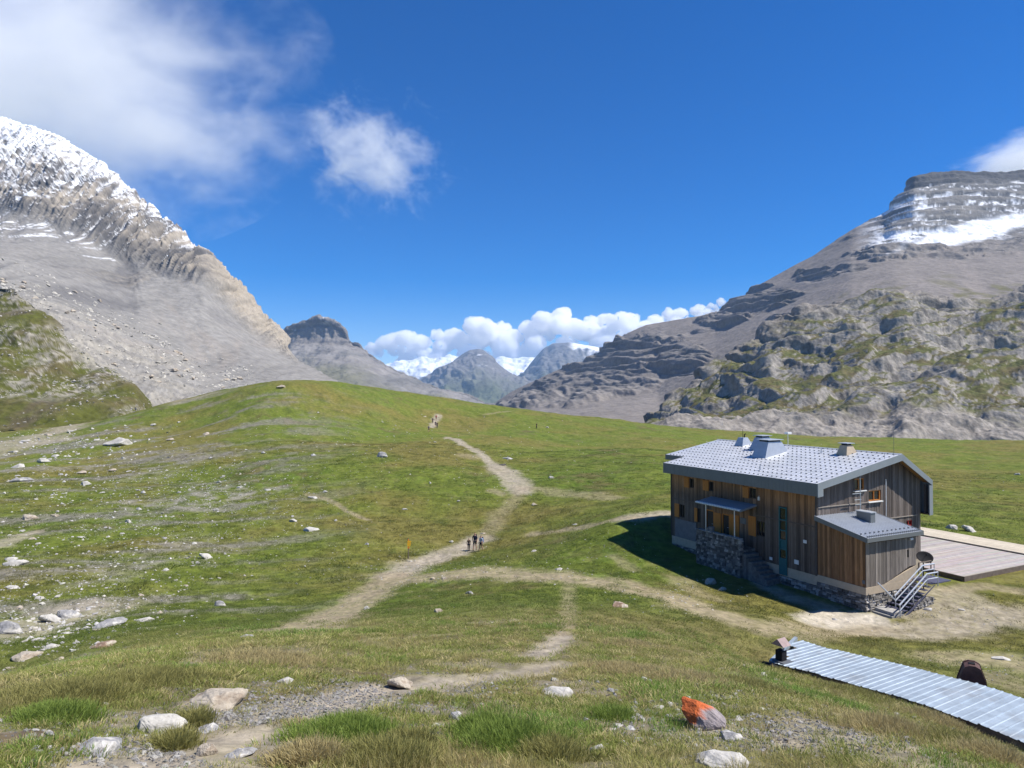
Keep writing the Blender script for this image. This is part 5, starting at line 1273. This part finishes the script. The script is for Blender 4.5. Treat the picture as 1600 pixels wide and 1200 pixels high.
STREW = [  # centre u,v, radius u, radius v, count, min px, max px : rubble regions of the picture laid on the ground
 (130,760,200,90,900,1.5,7),(320,770,110,60,700,1.2,4.5),(200,870,200,80,1100,1.4,7),(70,980,110,55,800,2,12),(230,960,110,35,300,1.5,6),(80,690,160,30,500,1.5,7),
 (480,760,160,90,500,1,3.5),(600,690,220,60,500,1,3.2),(900,720,200,60,200,1,3),(640,900,110,40,420,1.2,4),(800,890,180,20,300,1,4),(1050,930,120,30,420,1,4.5),
 (1450,960,140,30,320,1.2,4),(1320,967,60,10,260,1,3),(760,740,90,50,160,1,3.5),(550,1090,260,30,3000,2.5,9),(400,1130,160,36,3000,2.5,12),(330,1165,110,40,1600,3,14),(160,1165,200,40,1400,3,14),(1300,1150,260,50,2600,2.5,12),(1100,1120,220,60,1500,2.5,13),(750,1060,160,14,900,2,6),
 (850,1015,40,14,160,1,4),(700,1060,180,12,420,1.2,4.5),(760,975,240,30,160,1,4.5),(1540,1040,90,25,260,1.2,5),(660,1140,40,40,90,2,9),(500,840,180,80,260,1,4),(1200,700,300,12,80,1,3),(1520,760,120,40,60,1,3.5),(970,860,120,40,180,1,3.5),(20,1100,60,50,100,2,9),
 (180,800,260,120,3000,1.0,2.6),(90,940,160,70,1500,1.2,4.5),(350,780,140,70,1600,1.0,2.4)]
us, vs2, wp = [], [], []
for (u, v, ru, rv, n_, a, b_) in STREW:
    k = RNG.normal(0, 0.5, (n_, 2)); us.append(u + k[:, 0] * ru); vs2.append(v + k[:, 1] * rv); wp.append(a + (b_ - a) * RNG.random(n_) ** 3.2)
us = np.concatenate(us); vs2 = np.concatenate(vs2); wp = np.concatenate(wp)
ok = (us > -60) & (us < 1660) & (vs2 < 1215) & (vs2 > 640)
us, vs2, wp = us[ok], vs2[ok], wp[ok]
sx_, sy_, sz_ = ground_hits(us, vs2)
r0_, l0_ = hut_rl(sx_, sy_)
dsx, dsy = sx_ - 9.8, sy_ - 26.0; ss_ = dsx * .54 - dsy * .84; sw_ = dsx * .84 + dsy * .54
ok = ~((r0_ > -1.8) & (r0_ < 24.2) & (l0_ > -5.2) & (l0_ < 16.8)) & ~((ss_ > -1.6) & (ss_ < 14) & (sw_ > -.2) & (sw_ < 3.7)) & (sy_ < 300)
ok &= fbm(sx_ / 3.5, sy_ / 3.5, 2, 320) > -0.22
sx_, sy_, sz_, wp = sx_[ok], sy_[ok], sz_[ok], wp[ok]
wm = wp / FPX * sy_
order = np.argsort(-wp)
NI = 150
SM = PROTO['boulder'] + PROTO['slab']
SMK = BX['boulder'] + BX['slab']
for i in order[:NI]:
    k = rq.randrange(len(SM))
    o = stone_at(SM[k], 'stone', sx_[i], sy_[i], sz_[i], wm[i] / SMK[k], rq.uniform(0, 6.28), rq.uniform(-.2, .2), 0.25)
    uu, dd = 800 + FPX * sx_[i] / sy_[i], sy_[i]
    if dd < 24 and uu < 700: tag(o, 'small loose stone on the gravelly foreground track, left of centre', 'stone', 'loose stones on the foreground track')
    elif dd < 24 and uu < 1000: tag(o, 'small loose stone in the foreground grass near the bottom centre', 'stone', 'loose stones at the bottom centre')
    elif dd < 24: tag(o, 'small loose stone on stony turf around the orange-lichened rock', 'stone', 'loose stones around the orange-lichened rock')
    elif uu < 330 and dd < 48: tag(o, 'pale stone in the lower left rubble patch', 'stone', 'stones of the lower left rubble patch')
    elif uu > 1000: tag(o, 'pale stone on the ground around the hut', 'stone', 'stones around the hut')
    else: tag(o, 'pale stone lying in the turf of the meadow, one of many', 'stone', 'pale stones strewn over the meadow')
rest = order[NI:]
PEB = []
for i in range(8):
    me = hull_rock(700 + i * 11, 0.45 if i % 2 else 0.65, 9); me.materials.append(M['stone_in']); PEB.append(me)
n_ = len(rest); g = RNG.uniform(0.28, 0.52, n_) * np.where(sy_[rest] < 26, 0.66, 1.0); tint = np.stack([g, g * RNG.uniform(.93, .98, n_), g * RNG.uniform(.82, .95, n_)], 1)
sc3 = (wm[rest] * 0.8)[:, None] * RNG.uniform(0.75, 1.25, (n_, 3))
ob = scatter_obj('rubble', np.stack([sx_[rest], sy_[rest], sz_[rest] + 0.06 * wm[rest]], 1), RNG.uniform(0, 6.28, n_), sc3, RNG.integers(0, 8, n_), tint, PEB, RNG.uniform(-.3, .3, (n_, 2)))
tag(ob, 'fine pale rubble and pebbles strewn over tracks and turf', 'rubble', kind='stuff')

# boulder field at the foot of the scree
sel = np.argwhere((SCREE_S > 1.75) & (SCREE_S < 2.75) & (SCREE_U < 400) & (SCREE_U > -40))
dens = (0.4 + fbm(SCREE_G[..., 0] / 35, SCREE_G[..., 1] / 35, 3, 330))[sel[:, 0], sel[:, 1]] * np.where(SCREE_S[sel[:, 0], sel[:, 1]] > 2.05, 1, .35)
pr = np.clip(dens, 0.02, None); pr /= pr.sum()
ch = sel[RNG.choice(len(sel), 2600, p=pr, replace=False)]
pts = SCREE_G[ch[:, 0], ch[:, 1]]; n_ = len(pts)
wpx = 1.6 + 9.0 * RNG.random(n_) ** 5; wb = wpx / FPX * pts[:, 1]
g = RNG.uniform(0.30, 0.50, n_); tint = np.stack([g, g * 0.94, g * 0.82], 1)
hs_ = np.argwhere((HILL_S > -0.15) & (HILL_S < 1.9) & (HILL_U > -40))
hp = np.clip(fbm(HILL_G[..., 0] / 16, HILL_G[..., 2] / 9, 4, 331, .6)[hs_[:, 0], hs_[:, 1]] + 0.05 + 0.5 * sstep(0.35, 0.0, HILL_S[hs_[:, 0], hs_[:, 1]]), 0.01, None); hp /= hp.sum()
hc = hs_[RNG.choice(len(hs_), 1500, p=hp, replace=False)]; hpts = HILL_G[hc[:, 0], hc[:, 1]]
pts = np.concatenate([pts, hpts]); hw_ = 1.2 + 5.5 * RNG.random(1500) ** 4; wpx = np.concatenate([wpx, hw_]); wb = np.concatenate([wb, hw_ / FPX * hpts[:, 1]])
gq = RNG.uniform(0.24, 0.42, 1500); tint = np.concatenate([tint, np.stack([gq, gq * 0.94, gq * 0.84], 1)]); n_ = len(pts)
big = np.argsort(-wpx[:2600])[:40]
for i in big:
    k = rq.randrange(len(PROTO['boulder'])); o = stone_at(PROTO['boulder'][k], 'boulder', *pts[i], wb[i] / BX['boulder'][k], rq.uniform(0, 6.28), 0.1, 0.3, M['stone_warm'])
    tag(o, 'big pale boulder in the boulder field under the scree, one of many', 'boulder', 'boulders under the scree slope')
sm = np.setdiff1d(np.arange(n_), big)
ob = scatter_obj('boulder_field', pts[sm], RNG.uniform(0, 6.28, len(sm)), (wb[sm] * .8)[:, None] * RNG.uniform(.7, 1.3, (len(sm), 3)), RNG.integers(0, 8, len(sm)), tint[sm], PEB, RNG.uniform(-.3, .3, (len(sm), 2)))
tag(ob, 'smaller pale boulders strewn below the grey scree slope', 'boulder field', kind='stuff')

# ------------------------------------------------------------------ walkers
def skin_mesh(name, nodes, edges, mat, parent, root=0, sub=1):
    me = bpy.data.meshes.new(name); me.from_pydata([n_[0] for n_ in nodes], edges, [])
    o = link(name, me, parent)
    m_ = o.modifiers.new('skin', 'SKIN'); m_.use_smooth_shade = True
    for i, n_ in enumerate(nodes):
        sv = me.skin_vertices[0].data[i]; r_ = n_[1]; sv.radius = r_ if isinstance(r_, tuple) else (r_, r_); sv.use_root = (i == root)
    s_ = o.modifiers.new('sub', 'SUBSURF'); s_.levels = sub; s_.render_levels = sub
    me.materials.append(mat)
    return o

def person(loc, h, face, label, shirt, trousers, pack=None, stride=0.16, arm=0.1, shorts=True, hat=None, group=None, lean=0.0, pole=False):
    p = empty('person', loc, face); k = h / 1.75
    tag(p, label, 'person', group)
    def S_(x, y, z): return (x * k, (y + lean * max(0, z - 0.9)) * k, z * k)
    st_ = stride
    nodes = [(S_(0, 0, 0.95), (.13 * k, .10 * k)), (S_(0, 0, 1.12), (.125 * k, .095 * k)), (S_(0, 0.01, 1.32), (.15 * k, .105 * k)), (S_(0, 0, 1.45), (.09 * k, .075 * k)), (S_(0, .01, 1.53), .052 * k), (S_(0, .02, 1.60), (.075 * k, .085 * k)), (S_(0, .025, 1.68), (.08 * k, .095 * k)), (S_(0, .01, 1.745), .05 * k),
             (S_(.10, 0, .88), .085 * k), (S_(.105, st_ * .55, .50), .058 * k), (S_(.105, st_ * .8, .10), .042 * k), (S_(.11, st_ * .8 + .05, .04), .042 * k), (S_(.115, st_ * .8 + .17, .03), .035 * k),
             (S_(-.10, 0, .88), .085 * k), (S_(-.105, -st_ * .25, .50), .058 * k), (S_(-.105, -st_ * 1.2, .13), .042 * k), (S_(-.11, -st_ * 1.2 + .03, .05), .042 * k), (S_(-.115, -st_ * 1.2 + .15, .03), .035 * k),
             (S_(.19, 0, 1.41), .055 * k), (S_(.25, -arm * .4, 1.15), .042 * k), (S_(.25, arm * 1.2, .93), .034 * k), (S_(.245, arm * 1.5, .85), (.022 * k, .035 * k)), (S_(.24, arm * 1.7, .77), .014 * k),
             (S_(-.19, 0, 1.41), .055 * k), (S_(-.25, arm * .2, 1.15), .042 * k), (S_(-.25, -arm * .2 + .12, .93), .034 * k), (S_(-.245, -arm * .2 + .15, .85), (.022 * k, .035 * k)), (S_(-.24, -arm * .2 + .17, .77), .014 * k),
             (S_(.215, arm * 1.5 + .05, .83), .012 * k), (S_(-.215, -arm * .2 + .21, .83), .012 * k)]
    edges = [(0, 1), (1, 2), (2, 3), (3, 4), (4, 5), (5, 6), (6, 7), (0, 8), (8, 9), (9, 10), (10, 11), (11, 12), (0, 13), (13, 14), (14, 15), (15, 16), (16, 17), (3, 18), (18, 19), (19, 20), (20, 21), (21, 22), (3, 23), (23, 24), (24, 25), (25, 26), (26, 27), (21, 28), (26, 29)]
    skin_mesh('body', nodes, edges, M['skin'], p)
    g_ = 1.16
    def fat(i, f=g_):
        r_ = nodes[i][1]; r_ = r_ if isinstance(r_, tuple) else (r_, r_); return (nodes[i][0], (r_[0] * f, r_[1] * f))
    skin_mesh('shirt', [fat(0, 1.1), fat(1), fat(2), fat(3, 1.2), fat(18, 1.2), fat(19, 1.25), fat(23, 1.2), fat(24, 1.25)], [(0, 1), (1, 2), (2, 3), (3, 4), (4, 5), (3, 6), (6, 7)], M[shirt], p)
    def mid(a, b_, t, f):
        pa, pb = Vector(nodes[a][0]), Vector(nodes[b_][0]); return (tuple(pa.lerp(pb, t)), nodes[b_][1] * f)
    if shorts: skin_mesh('shorts', [fat(0), fat(8, 1.2), mid(8, 9, .8, 1.5), fat(13, 1.2), mid(13, 14, .8, 1.5)], [(0, 1), (1, 2), (0, 3), (3, 4)], M[trousers], p)
    else: skin_mesh('trousers', [fat(0), fat(8, 1.2), fat(9, 1.25), fat(10, 1.35), fat(13, 1.2), fat(14, 1.25), fat(15, 1.35)], [(0, 1), (1, 2), (2, 3), (0, 4), (4, 5), (5, 6)], M[trousers], p)
    for a, b_, c_ in ((10, 11, 12), (15, 16, 17)): skin_mesh('boot', [fat(a, 1.25), fat(b_, 1.25), fat(c_, 1.3)], [(0, 1), (1, 2)], M['boot'], p)
    hd = Vector(nodes[6][0])
    skin_mesh('hat' if hat else 'hair', [((hd.x, hd.y - .015 * k, hd.z + .01 * k), (.088 * k, .10 * k)), ((hd.x, hd.y - .02 * k, hd.z + .07 * k), (.07 * k, .08 * k))], [(0, 1)], M[hat or 'hair'], p)
    # nose and eyes
    mb = MB(); fy = hd.y + .105 * k
    mb.add([(0.012 * k, fy - .02 * k, hd.z - .05 * k), (-.012 * k, fy - .02 * k, hd.z - .05 * k), (0, fy + .015 * k, hd.z - .045 * k), (0, fy - .015 * k, hd.z)], [(0, 1, 2), (0, 2, 3), (1, 3, 2), (0, 3, 1)]); mb.build('nose', M['skin'], p)
    if pack:
        by = -0.13
        mb = MB(); q = [S_(-.15, by - .20, .98), S_(.15, by - .20, .98), S_(.15, by, .98), S_(-.15, by, .98), S_(-.13, by - .17, 1.48), S_(.13, by - .17, 1.48), S_(.13, by + .03, 1.48), S_(-.13, by + .03, 1.48)]
        mb.hexa(q); pk = mb.build('backpack', M[pack], p, bevel=0.05 * k)
        mb = MB(); mb.tube([S_(-.13, by - .1, 1.5), S_(.13, by - .1, 1.5)], .06 * k, 8); mb.build('bedroll', M['charcoal'], pk)
    if pole:
        mb = MB(); mb.tube([S_(.245, arm * 1.5, .9), S_(.27, arm * 1.5 + .18, 0)], .01, 5); mb.build('walking_pole', M['black_metal'], p)
    return p
def feet(u, v):
    x, y, z = ground_hits([u], [v]); return (float(x[0]), float(y[0]), float(z[0]) - 0.01)
person(feet(742, 859.5), 1.76, rad(168), 'tallest of three walkers on the track, dark top and shorts with backpack', 'navy', 'charcoal', 'navy', 0.14, group=None)
person(feet(732.5, 860.5), 1.28, rad(190), 'child walking left of the tall walker, dark clothes, no pack', 'brown_cloth', 'charcoal', None, 0.1, shorts=False)
person(feet(751.5, 860.5), 1.52, rad(140), 'walker with pale top and blue backpack at the right of three', 'pale_cloth', 'charcoal', 'blue_cloth', 0.2)
person(feet(681.5, 657), 1.70, rad(185), 'far walker in red on the upper track, highest of the group', 'red_cloth', 'brown_cloth', 'red_cloth', .15)
person(feet(676, 661.5), 1.70, rad(175), 'far walker in black left of the others on the upper track', 'charcoal', 'charcoal', None, .12, shorts=False)
person(feet(680.5, 667.5), 1.72, rad(190), 'far walker in dark top with pack, in the middle of the upper track', 'navy', 'grey_cloth', 'navy', .15)
person(feet(683, 669), 1.68, rad(170), 'far walker in brown beside the dark-topped one on the upper track', 'brown_cloth', 'charcoal', 'charcoal', .15, shorts=False)
person(feet(670, 675), 1.66, rad(200), 'lowest far walker, in dark grey, on the upper track', 'grey_cloth', 'charcoal', 'charcoal', .15)
person(feet(838.5, 670), 1.72, rad(120), 'lone dark figure standing on the far meadow right of the track', 'charcoal', 'charcoal', None, .05, shorts=False)

# ------------------------------------------------------------------ signpost
sp = empty('signpost', feet(638, 873.5), rad(12)); tag(sp, 'yellow and orange trail signpost on a dark post beside the track', 'signpost')
mb = MB(); mb.tube([(0, 0, -0.3), (0, 0, 1.55)], 0.045, 8); mb.build('post', M['timber'], sp)
mb = MB(); mb.tube([(0, 0, 1.55), (0, 0, 1.95)], 0.05, 8); mb.build('post_top', M['sign_orange'], sp)
for z_, x0, x1, m_ in ((1.42, -.12, .20, 'sign_yellow'), (1.62, -.10, .22, 'sign_yellow'), (1.26, -.10, .17, 'sign_yellow'), (1.06, -.07, .07, 'sign_orange')):
    mb = MB(); mb.prism([(x0, z_), (x1, z_), (x1 + .05, z_ + .08), (x1, z_ + .16), (x0, z_ + .16)], -0.075, -0.05); mb.build('sign_board', M[m_], sp)

# ------------------------------------------------------------------ grass
def clump(seed, nb, hgt, spread, width, lean=0.5, droop=0.5):
    r_ = random.Random(seed); vv, ff = [], []
    for _ in range(nb):
        a = r_.uniform(0, 6.28); rr_ = spread * math.sqrt(r_.random()); bx_, by_ = rr_ * math.cos(a), rr_ * math.sin(a)
        h = hgt * r_.uniform(0.5, 1.1); la = a + r_.uniform(-.9, .9); ln = lean * r_.uniform(0.1, 1.0) * h; w_ = width * r_.uniform(.7, 1.2); wa = r_.uniform(0, 3.14)
        n0 = len(vv); wx_, wy_ = math.cos(wa) * w_, math.sin(wa) * w_
        for t, ww in ((0, 1), (.4, .85), (.75, .55)):
            o_ = ln * t ** 1.7; z_ = h * (t - droop * .35 * t ** 3)
            cx_, cy_ = bx_ + math.cos(la) * o_, by_ + math.sin(la) * o_
            vv += [(cx_ - wx_ * ww, cy_ - wy_ * ww, z_), (cx_ + wx_ * ww, cy_ + wy_ * ww, z_)]
        vv.append((bx_ + math.cos(la) * ln * 1.15, by_ + math.sin(la) * ln * 1.15, h * (1 - droop * .35)))
        ff += [(n0, n0 + 1, n0 + 3, n0 + 2), (n0 + 2, n0 + 3, n0 + 5, n0 + 4), (n0 + 4, n0 + 5, n0 + 6)]
    me = bpy.data.meshes.new('clump'); me.from_pydata(vv, [], ff); me.materials.append(M['grass']); me.update()
    return me
CL = [clump(i, 26, 0.20, 0.14, 0.0035) for i in range(5)] + [clump(20 + i, 34, 0.20, 0.20, 0.006, .7) for i in range(4)] + [clump(40 + i, 12, 0.34, 0.10, 0.0022, .35, .2) for i in range(3)]
gp, gr, gs, gi_, gt = [], [], [], [], []
def sow(n_, d0, d1, power, hmul, wmul, kinds):
    a = RNG.uniform(rad(-43), rad(43), n_); t = RNG.random(n_)
    d = (d0 ** power + (d1 ** power - d0 ** power) * t) ** (1 / power)
    x, y = d * np.sin(a), d * np.cos(a)
    m_ = path_masks(x, y)
    bare = np.clip(m_[0] * 1.25 + m_[1] * 1.2 + m_[2] * 1.3 + m_[3] * .9 + m_[4] * 1.2, 0, 1)
    thick = 0.62 + fbm(x / 1.3, y / 1.3, 3, 401) * 1.3 - 0.7 * (1 - sstep(14, 24, d)) * sstep(0.12, 0.42, fbm(x / 1.6, y / 1.6, 4, 48, .6) + 0.15)
    keep = RNG.random(n_) < np.clip(thick, 0.12, 1) * (1 - bare) ** 1.5
    r0_, l0_ = hut_rl(x, y); keep &= ~((r0_ > -1.9) & (r0_ < 24.4) & (l0_ > -5.1) & (l0_ < 16.9))
    dsx, dsy = x - 9.8, y - 26.0; ss_ = dsx * .54 - dsy * .84; sw_ = dsx * .84 + dsy * .54
    keep &= ~((ss_ > -1.5) & (ss_ < 14.5) & (sw_ > -.02) & (sw_ < 3.5) & (ss_ > -sw_ / 2.4))
    for (qx, qy, qw) in NAMED_XY:
        if qy < d1 + 2: keep &= ((x - qx) ** 2 + (y - qy) ** 2) > (qw * .42) ** 2
    x, y, d = x[keep], y[keep], d[keep]; k = len(x)
    z = H(x, y)
    big = fbm(x / 4.5, y / 4.5, 3, 402); sm_ = fbm(x / 0.9, y / 0.9, 2, 403)
    lush = sstep(0.05, 0.5, big + 0.3 * sm_); straw = sstep(0.05, 0.5, -big + 0.55 * sm_)
    c_ = mix(np.array([0.115, 0.130, 0.030]), np.array([0.095, 0.155, 0.028]), lush); c_ = mix(c_, np.array([0.235, 0.195, 0.085]), straw * 0.75)
    c_ = mix(c_, np.array([0.29, 0.245, 0.12]), (RNG.random(k) < 0.22) * 0.85)
    c_ = mix(c_, np.array([0.15, 0.10, 0.05]), (RNG.random(k) < 0.07) * 0.7)
    # fresh green far from the foreground rise
    c_ = mix(c_, mix(np.array([0.088, 0.128, 0.020]), np.array([0.125, 0.118, 0.030]), sstep(-.25, .45, fbm(x / 30, y / 30, 4, 31) + .5 * fbm(x / 8, y / 8, 4, 32))), sstep(22, 40, d) * .8)
    c_ = c_ * (1.0 + 0.95 * (1 - sstep(20, 40, d)))[:, None] * RNG.uniform(.75, 1.25, k)[:, None]
    hs_ = hmul * (0.75 + 0.55 * lush + 0.3 * straw + .3 * sm_) * RNG.uniform(.6, 1.25, k)
    pid = np.where(straw + RNG.random(k) * .6 > 1.05, RNG.integers(9, 12, k), kinds[RNG.integers(0, len(kinds), k)])
    gp.append(np.stack([x, y, z - 0.01], 1)); gr.append(RNG.uniform(0, 6.28, k)); gs.append(np.stack([np.full(k, wmul) * RNG.uniform(.8, 1.3, k), np.full(k, wmul) * RNG.uniform(.8, 1.3, k), np.maximum(hs_, .25)], 1)); gi_.append(pid); gt.append(c_)
NEARK = np.arange(0, 9); FARK = np.arange(0, 9)
sow(19000, 5.5, 13, 1.6, 0.5, 0.9, NEARK)
sow(24000, 13, 26, 1.5, 0.52, 1.3, NEARK)
sow(26000, 26, 55, 1.3, 0.5, 2.0, FARK)
sow(26000, 55, 150, 1.2, 0.8, 4.0, FARK)
# lush tufts of the foreground
def tuft(u, v, wpx, n_, hgt, col_):
    x, y, z = ground_hits([u], [v]); x, y = float(x[0]), float(y[0]); R_ = wpx / 2 / FPX * y
    k = RNG.normal(0, .45, (n_, 2)) * R_; px, py = x + k[:, 0], y + k[:, 1] * .8; pz = H(px, py); fall = np.exp(-(k ** 2).sum(1) / (R_ * R_) * 1.5)
    gp.append(np.stack([px, py, pz - .01], 1)); gr.append(RNG.uniform(0, 6.28, n_)); gs.append(np.stack([np.full(n_, 1.1), np.full(n_, 1.1), hgt * 0.8 * (0.5 + .7 * fall) * RNG.uniform(.8, 1.2, n_)], 1))
    gi_.append(RNG.integers(0, 9, n_)); gt.append(np.array(col_)[None] * RNG.uniform(.75, 1.3, n_)[:, None])
LG = (0.20, 0.27, 0.055); OG = (0.27, 0.255, 0.085); ST = (0.42, 0.35, 0.17)
for a in [(800,1165,170,420,2.0,LG),(760,1145,90,160,1.8,LG),(860,1185,90,160,1.6,OG),(540,1150,170,380,1.6,LG),(600,1190,160,260,1.6,OG),(480,1190,100,160,1.5,ST),(640,1165,60,90,1.3,OG),
          (110,1085,220,420,1.1,OG),(250,1060,220,380,1.0,OG),(420,1030,220,420,1.0,ST),(90,1120,120,180,1.2,LG),(275,1165,60,90,1.2,OG),(300,1130,50,70,1.2,OG),
          (970,1050,180,360,1.0,ST),(1060,1060,200,400,1.1,ST),(1000,1010,120,240,.9,ST),(1180,1075,180,320,1.1,OG),(1300,1100,160,260,1.2,LG),(1390,1140,160,260,1.4,ST),(1500,1165,160,260,1.4,OG),(1560,1190,120,180,1.5,ST),(955,1120,60,80,1.2,LG),(1240,1050,130,240,1.0,OG),(1340,1085,150,260,1.1,OG),(1470,1130,150,240,1.2,ST)]: tuft(*a)
gp = np.concatenate(gp); gr = np.concatenate(gr); gs = np.concatenate(gs); gi_ = np.concatenate(gi_); gt = np.concatenate(gt)
ob = scatter_obj('grass', gp, gr, gs, gi_, gt, CL)
tag(ob, 'rough alpine grass with straw-coloured blades over the near slope', 'grass', kind='stuff')

# ------------------------------------------------------------------ clouds: bodies of scattering droplets
def cloud_mat(name, density, scale=2.0, thr=0.5, soft=0.2, aniso=0.0, fall=1.0, seed=0.0, homog=False, detail=7, dist=0.0, rough=0.62):
    m = bpy.data.materials.new(name); m.use_nodes = True; t = m.node_tree; N = t.nodes; L = t.links; N.clear()
    out = N.new('ShaderNodeOutputMaterial'); pv = N.new('ShaderNodeVolumePrincipled')
    pv.inputs['Color'].default_value = (1, 1, 1, 1); pv.inputs['Anisotropy'].default_value = aniso
    L.new(pv.outputs[0], out.inputs['Volume'])
    if homog:
        pv.inputs['Density'].default_value = density
        return m
    tc = N.new('ShaderNodeTexCoord')
    no = N.new('ShaderNodeTexNoise'); no.noise_dimensions = '4D'; no.inputs['W'].default_value = seed; no.inputs['Scale'].default_value = scale; no.inputs['Detail'].default_value = detail; no.inputs['Roughness'].default_value = rough
    no.inputs['Distortion'].default_value = dist
    L.new(tc.outputs['Object'], no.inputs['Vector'])
    ln = N.new('ShaderNodeVectorMath'); ln.operation = 'LENGTH'; L.new(tc.outputs['Object'], ln.inputs[0])
    mr = N.new('ShaderNodeMapRange'); mr.interpolation_type = 'SMOOTHSTEP'; mr.inputs[1].default_value = 0.15; mr.inputs[2].default_value = 0.98; mr.inputs[3].default_value = 0.0; mr.inputs[4].default_value = fall
    L.new(ln.outputs['Value'], mr.inputs[0])
    sb = N.new('ShaderNodeMath'); sb.operation = 'SUBTRACT'; L.new(no.outputs['Fac'], sb.inputs[0]); L.new(mr.outputs[0], sb.inputs[1])
    m2 = N.new('ShaderNodeMapRange'); m2.interpolation_type = 'SMOOTHSTEP'; m2.inputs[1].default_value = thr; m2.inputs[2].default_value = thr + soft; m2.inputs[3].default_value = 0; m2.inputs[4].default_value = density
    L.new(sb.outputs[0], m2.inputs[0]); L.new(m2.outputs[0], pv.inputs['Density'])
    return m

def cloud_ellipsoid(name, u, v, d, ru, rv, depth, mat, label, rot=0.0):
    bm = bmesh.new(); bmesh.ops.create_icosphere(bm, subdivisions=4, radius=1.0)
    me = bpy.data.meshes.new(name); bm.to_mesh(me); bm.free(); me.materials.append(mat)
    x, y, z = at(u, v, d); o = link(name, me, None, (float(x), float(y), float(z)))
    k = d / FPX; o.scale = (ru * k, depth, rv * k); o.rotation_euler = (0, rot, 0)
    return tag(o, label, 'cloud')

CD = 3400
cloud_ellipsoid('cloud', 20, 110, CD, 520, 300, 1250, cloud_mat('cloud_big', 0.0019, 3.0, 0.25, 0.28, fall=0.28, seed=3.1, dist=0.4, rough=0.66), 'big soft white cloud filling the upper left corner over the snowy crest')
cloud_ellipsoid('cloud', 575, 245, CD, 175, 135, 480, cloud_mat('cloud_wisp', 0.0044, 3.2, 0.385, 0.22, fall=0.24, seed=9.4, dist=0.5, rough=0.7), 'small wispy cloud alone in the blue left of centre', rad(18))
cloud_ellipsoid('cloud', 1640, 252, 3900, 190, 55, 480, cloud_mat('cloud_cap', 0.009, 1.8, 0.18, 0.35, fall=0.40, seed=5.2, dist=0.4, rough=.68), 'bright cloud touching the summit of the right-hand mountain', rad(-6))

def cumulus(name, puffs, d, depth, density, label, seed):
    bm = bmesh.new(); r_ = random.Random(seed); k = d / FPX
    for (u, v, r) in puffs:
        r = r * 0.86
        for j in range(7):
            uu = u + r_.uniform(-.8, .8) * r; vv = v + r_.uniform(-.45, .9) * r; rr_ = r * r_.uniform(.4, .8) * (1 if j else 1.25)
            x, y, z = at(uu, vv, d + r_.uniform(-1, 1) * depth)
            mt = Matrix.Translation((float(x), float(y), float(z))) @ Matrix.Diagonal((rr_ * k, rr_ * k * 1.2, rr_ * k * .85, 1))
            bmesh.ops.create_icosphere(bm, subdivisions=2, radius=1.0, matrix=mt)
    c_ = sum((v.co for v in bm.verts), Vector()) / len(bm.verts)
    for v in bm.verts: v.co -= c_
    me = bpy.data.meshes.new(name); bm.to_mesh(me); bm.free()
    o = link(name, me, None, c_)
    rm_ = o.modifiers.new('merge', 'REMESH'); rm_.mode = 'VOXEL'; rm_.voxel_size = k * 0.9
    for sz__, st__ in ((300, 170), (110, 90), (42, 44)):
        tx = bpy.data.textures.new(name, 'CLOUDS'); tx.noise_scale = sz__; tx.noise_depth = 3
        dm = o.modifiers.new('billow', 'DISPLACE'); dm.texture = tx; dm.strength = st__; dm.texture_coords = 'LOCAL'; dm.mid_level = 0.5
    me.materials.append(cloud_mat('cloud_bank_%d' % seed, density, homog=True, aniso=0.0))
    return tag(o, label, 'cloud')
BANK = [(585,545,14),(605,536,18),(635,532,22),(665,540,20),(700,525,26),(735,518,27),(770,524,26),(800,528,26),(835,518,28),(862,505,26),(895,502,26),(925,512,26),(955,504,24),(985,505,24),(1020,505,22),(1055,498,20),(1090,490,14),(1115,482,11),(1130,470,9),
        (640,552,20),(690,552,24),(740,550,26),(790,552,26),(840,548,28),(890,540,30),(940,540,30),(990,535,30),(1040,530,30)]
cumulus('cloud', BANK, 13800, 300, 0.012, 'long white cumulus bank above the far peaks at the end of the valley', 4)

# ------------------------------------------------------------------ valley air
mb = MB(); mb.box(-12500, 12500, -250, 12800, -76, 775)
hz = mb.build('haze', M['white']); hz.data.materials.clear()
hm = bpy.data.materials.new('haze'); hm.use_nodes = True; N = hm.node_tree.nodes; N.clear()
ho = N.new('ShaderNodeOutputMaterial'); hv = N.new('ShaderNodeVolumePrincipled'); hm.node_tree.links.new(hv.outputs[0], ho.inputs['Volume'])
hv.inputs['Color'].default_value = (0.40, 0.63, 1.0, 1); hv.inputs['Density'].default_value = 7.0e-5; hv.inputs['Anisotropy'].default_value = 0.0
hz.data.materials.append(hm); tag(hz, 'thin bluish air in the valley', 'haze', kind='stuff')
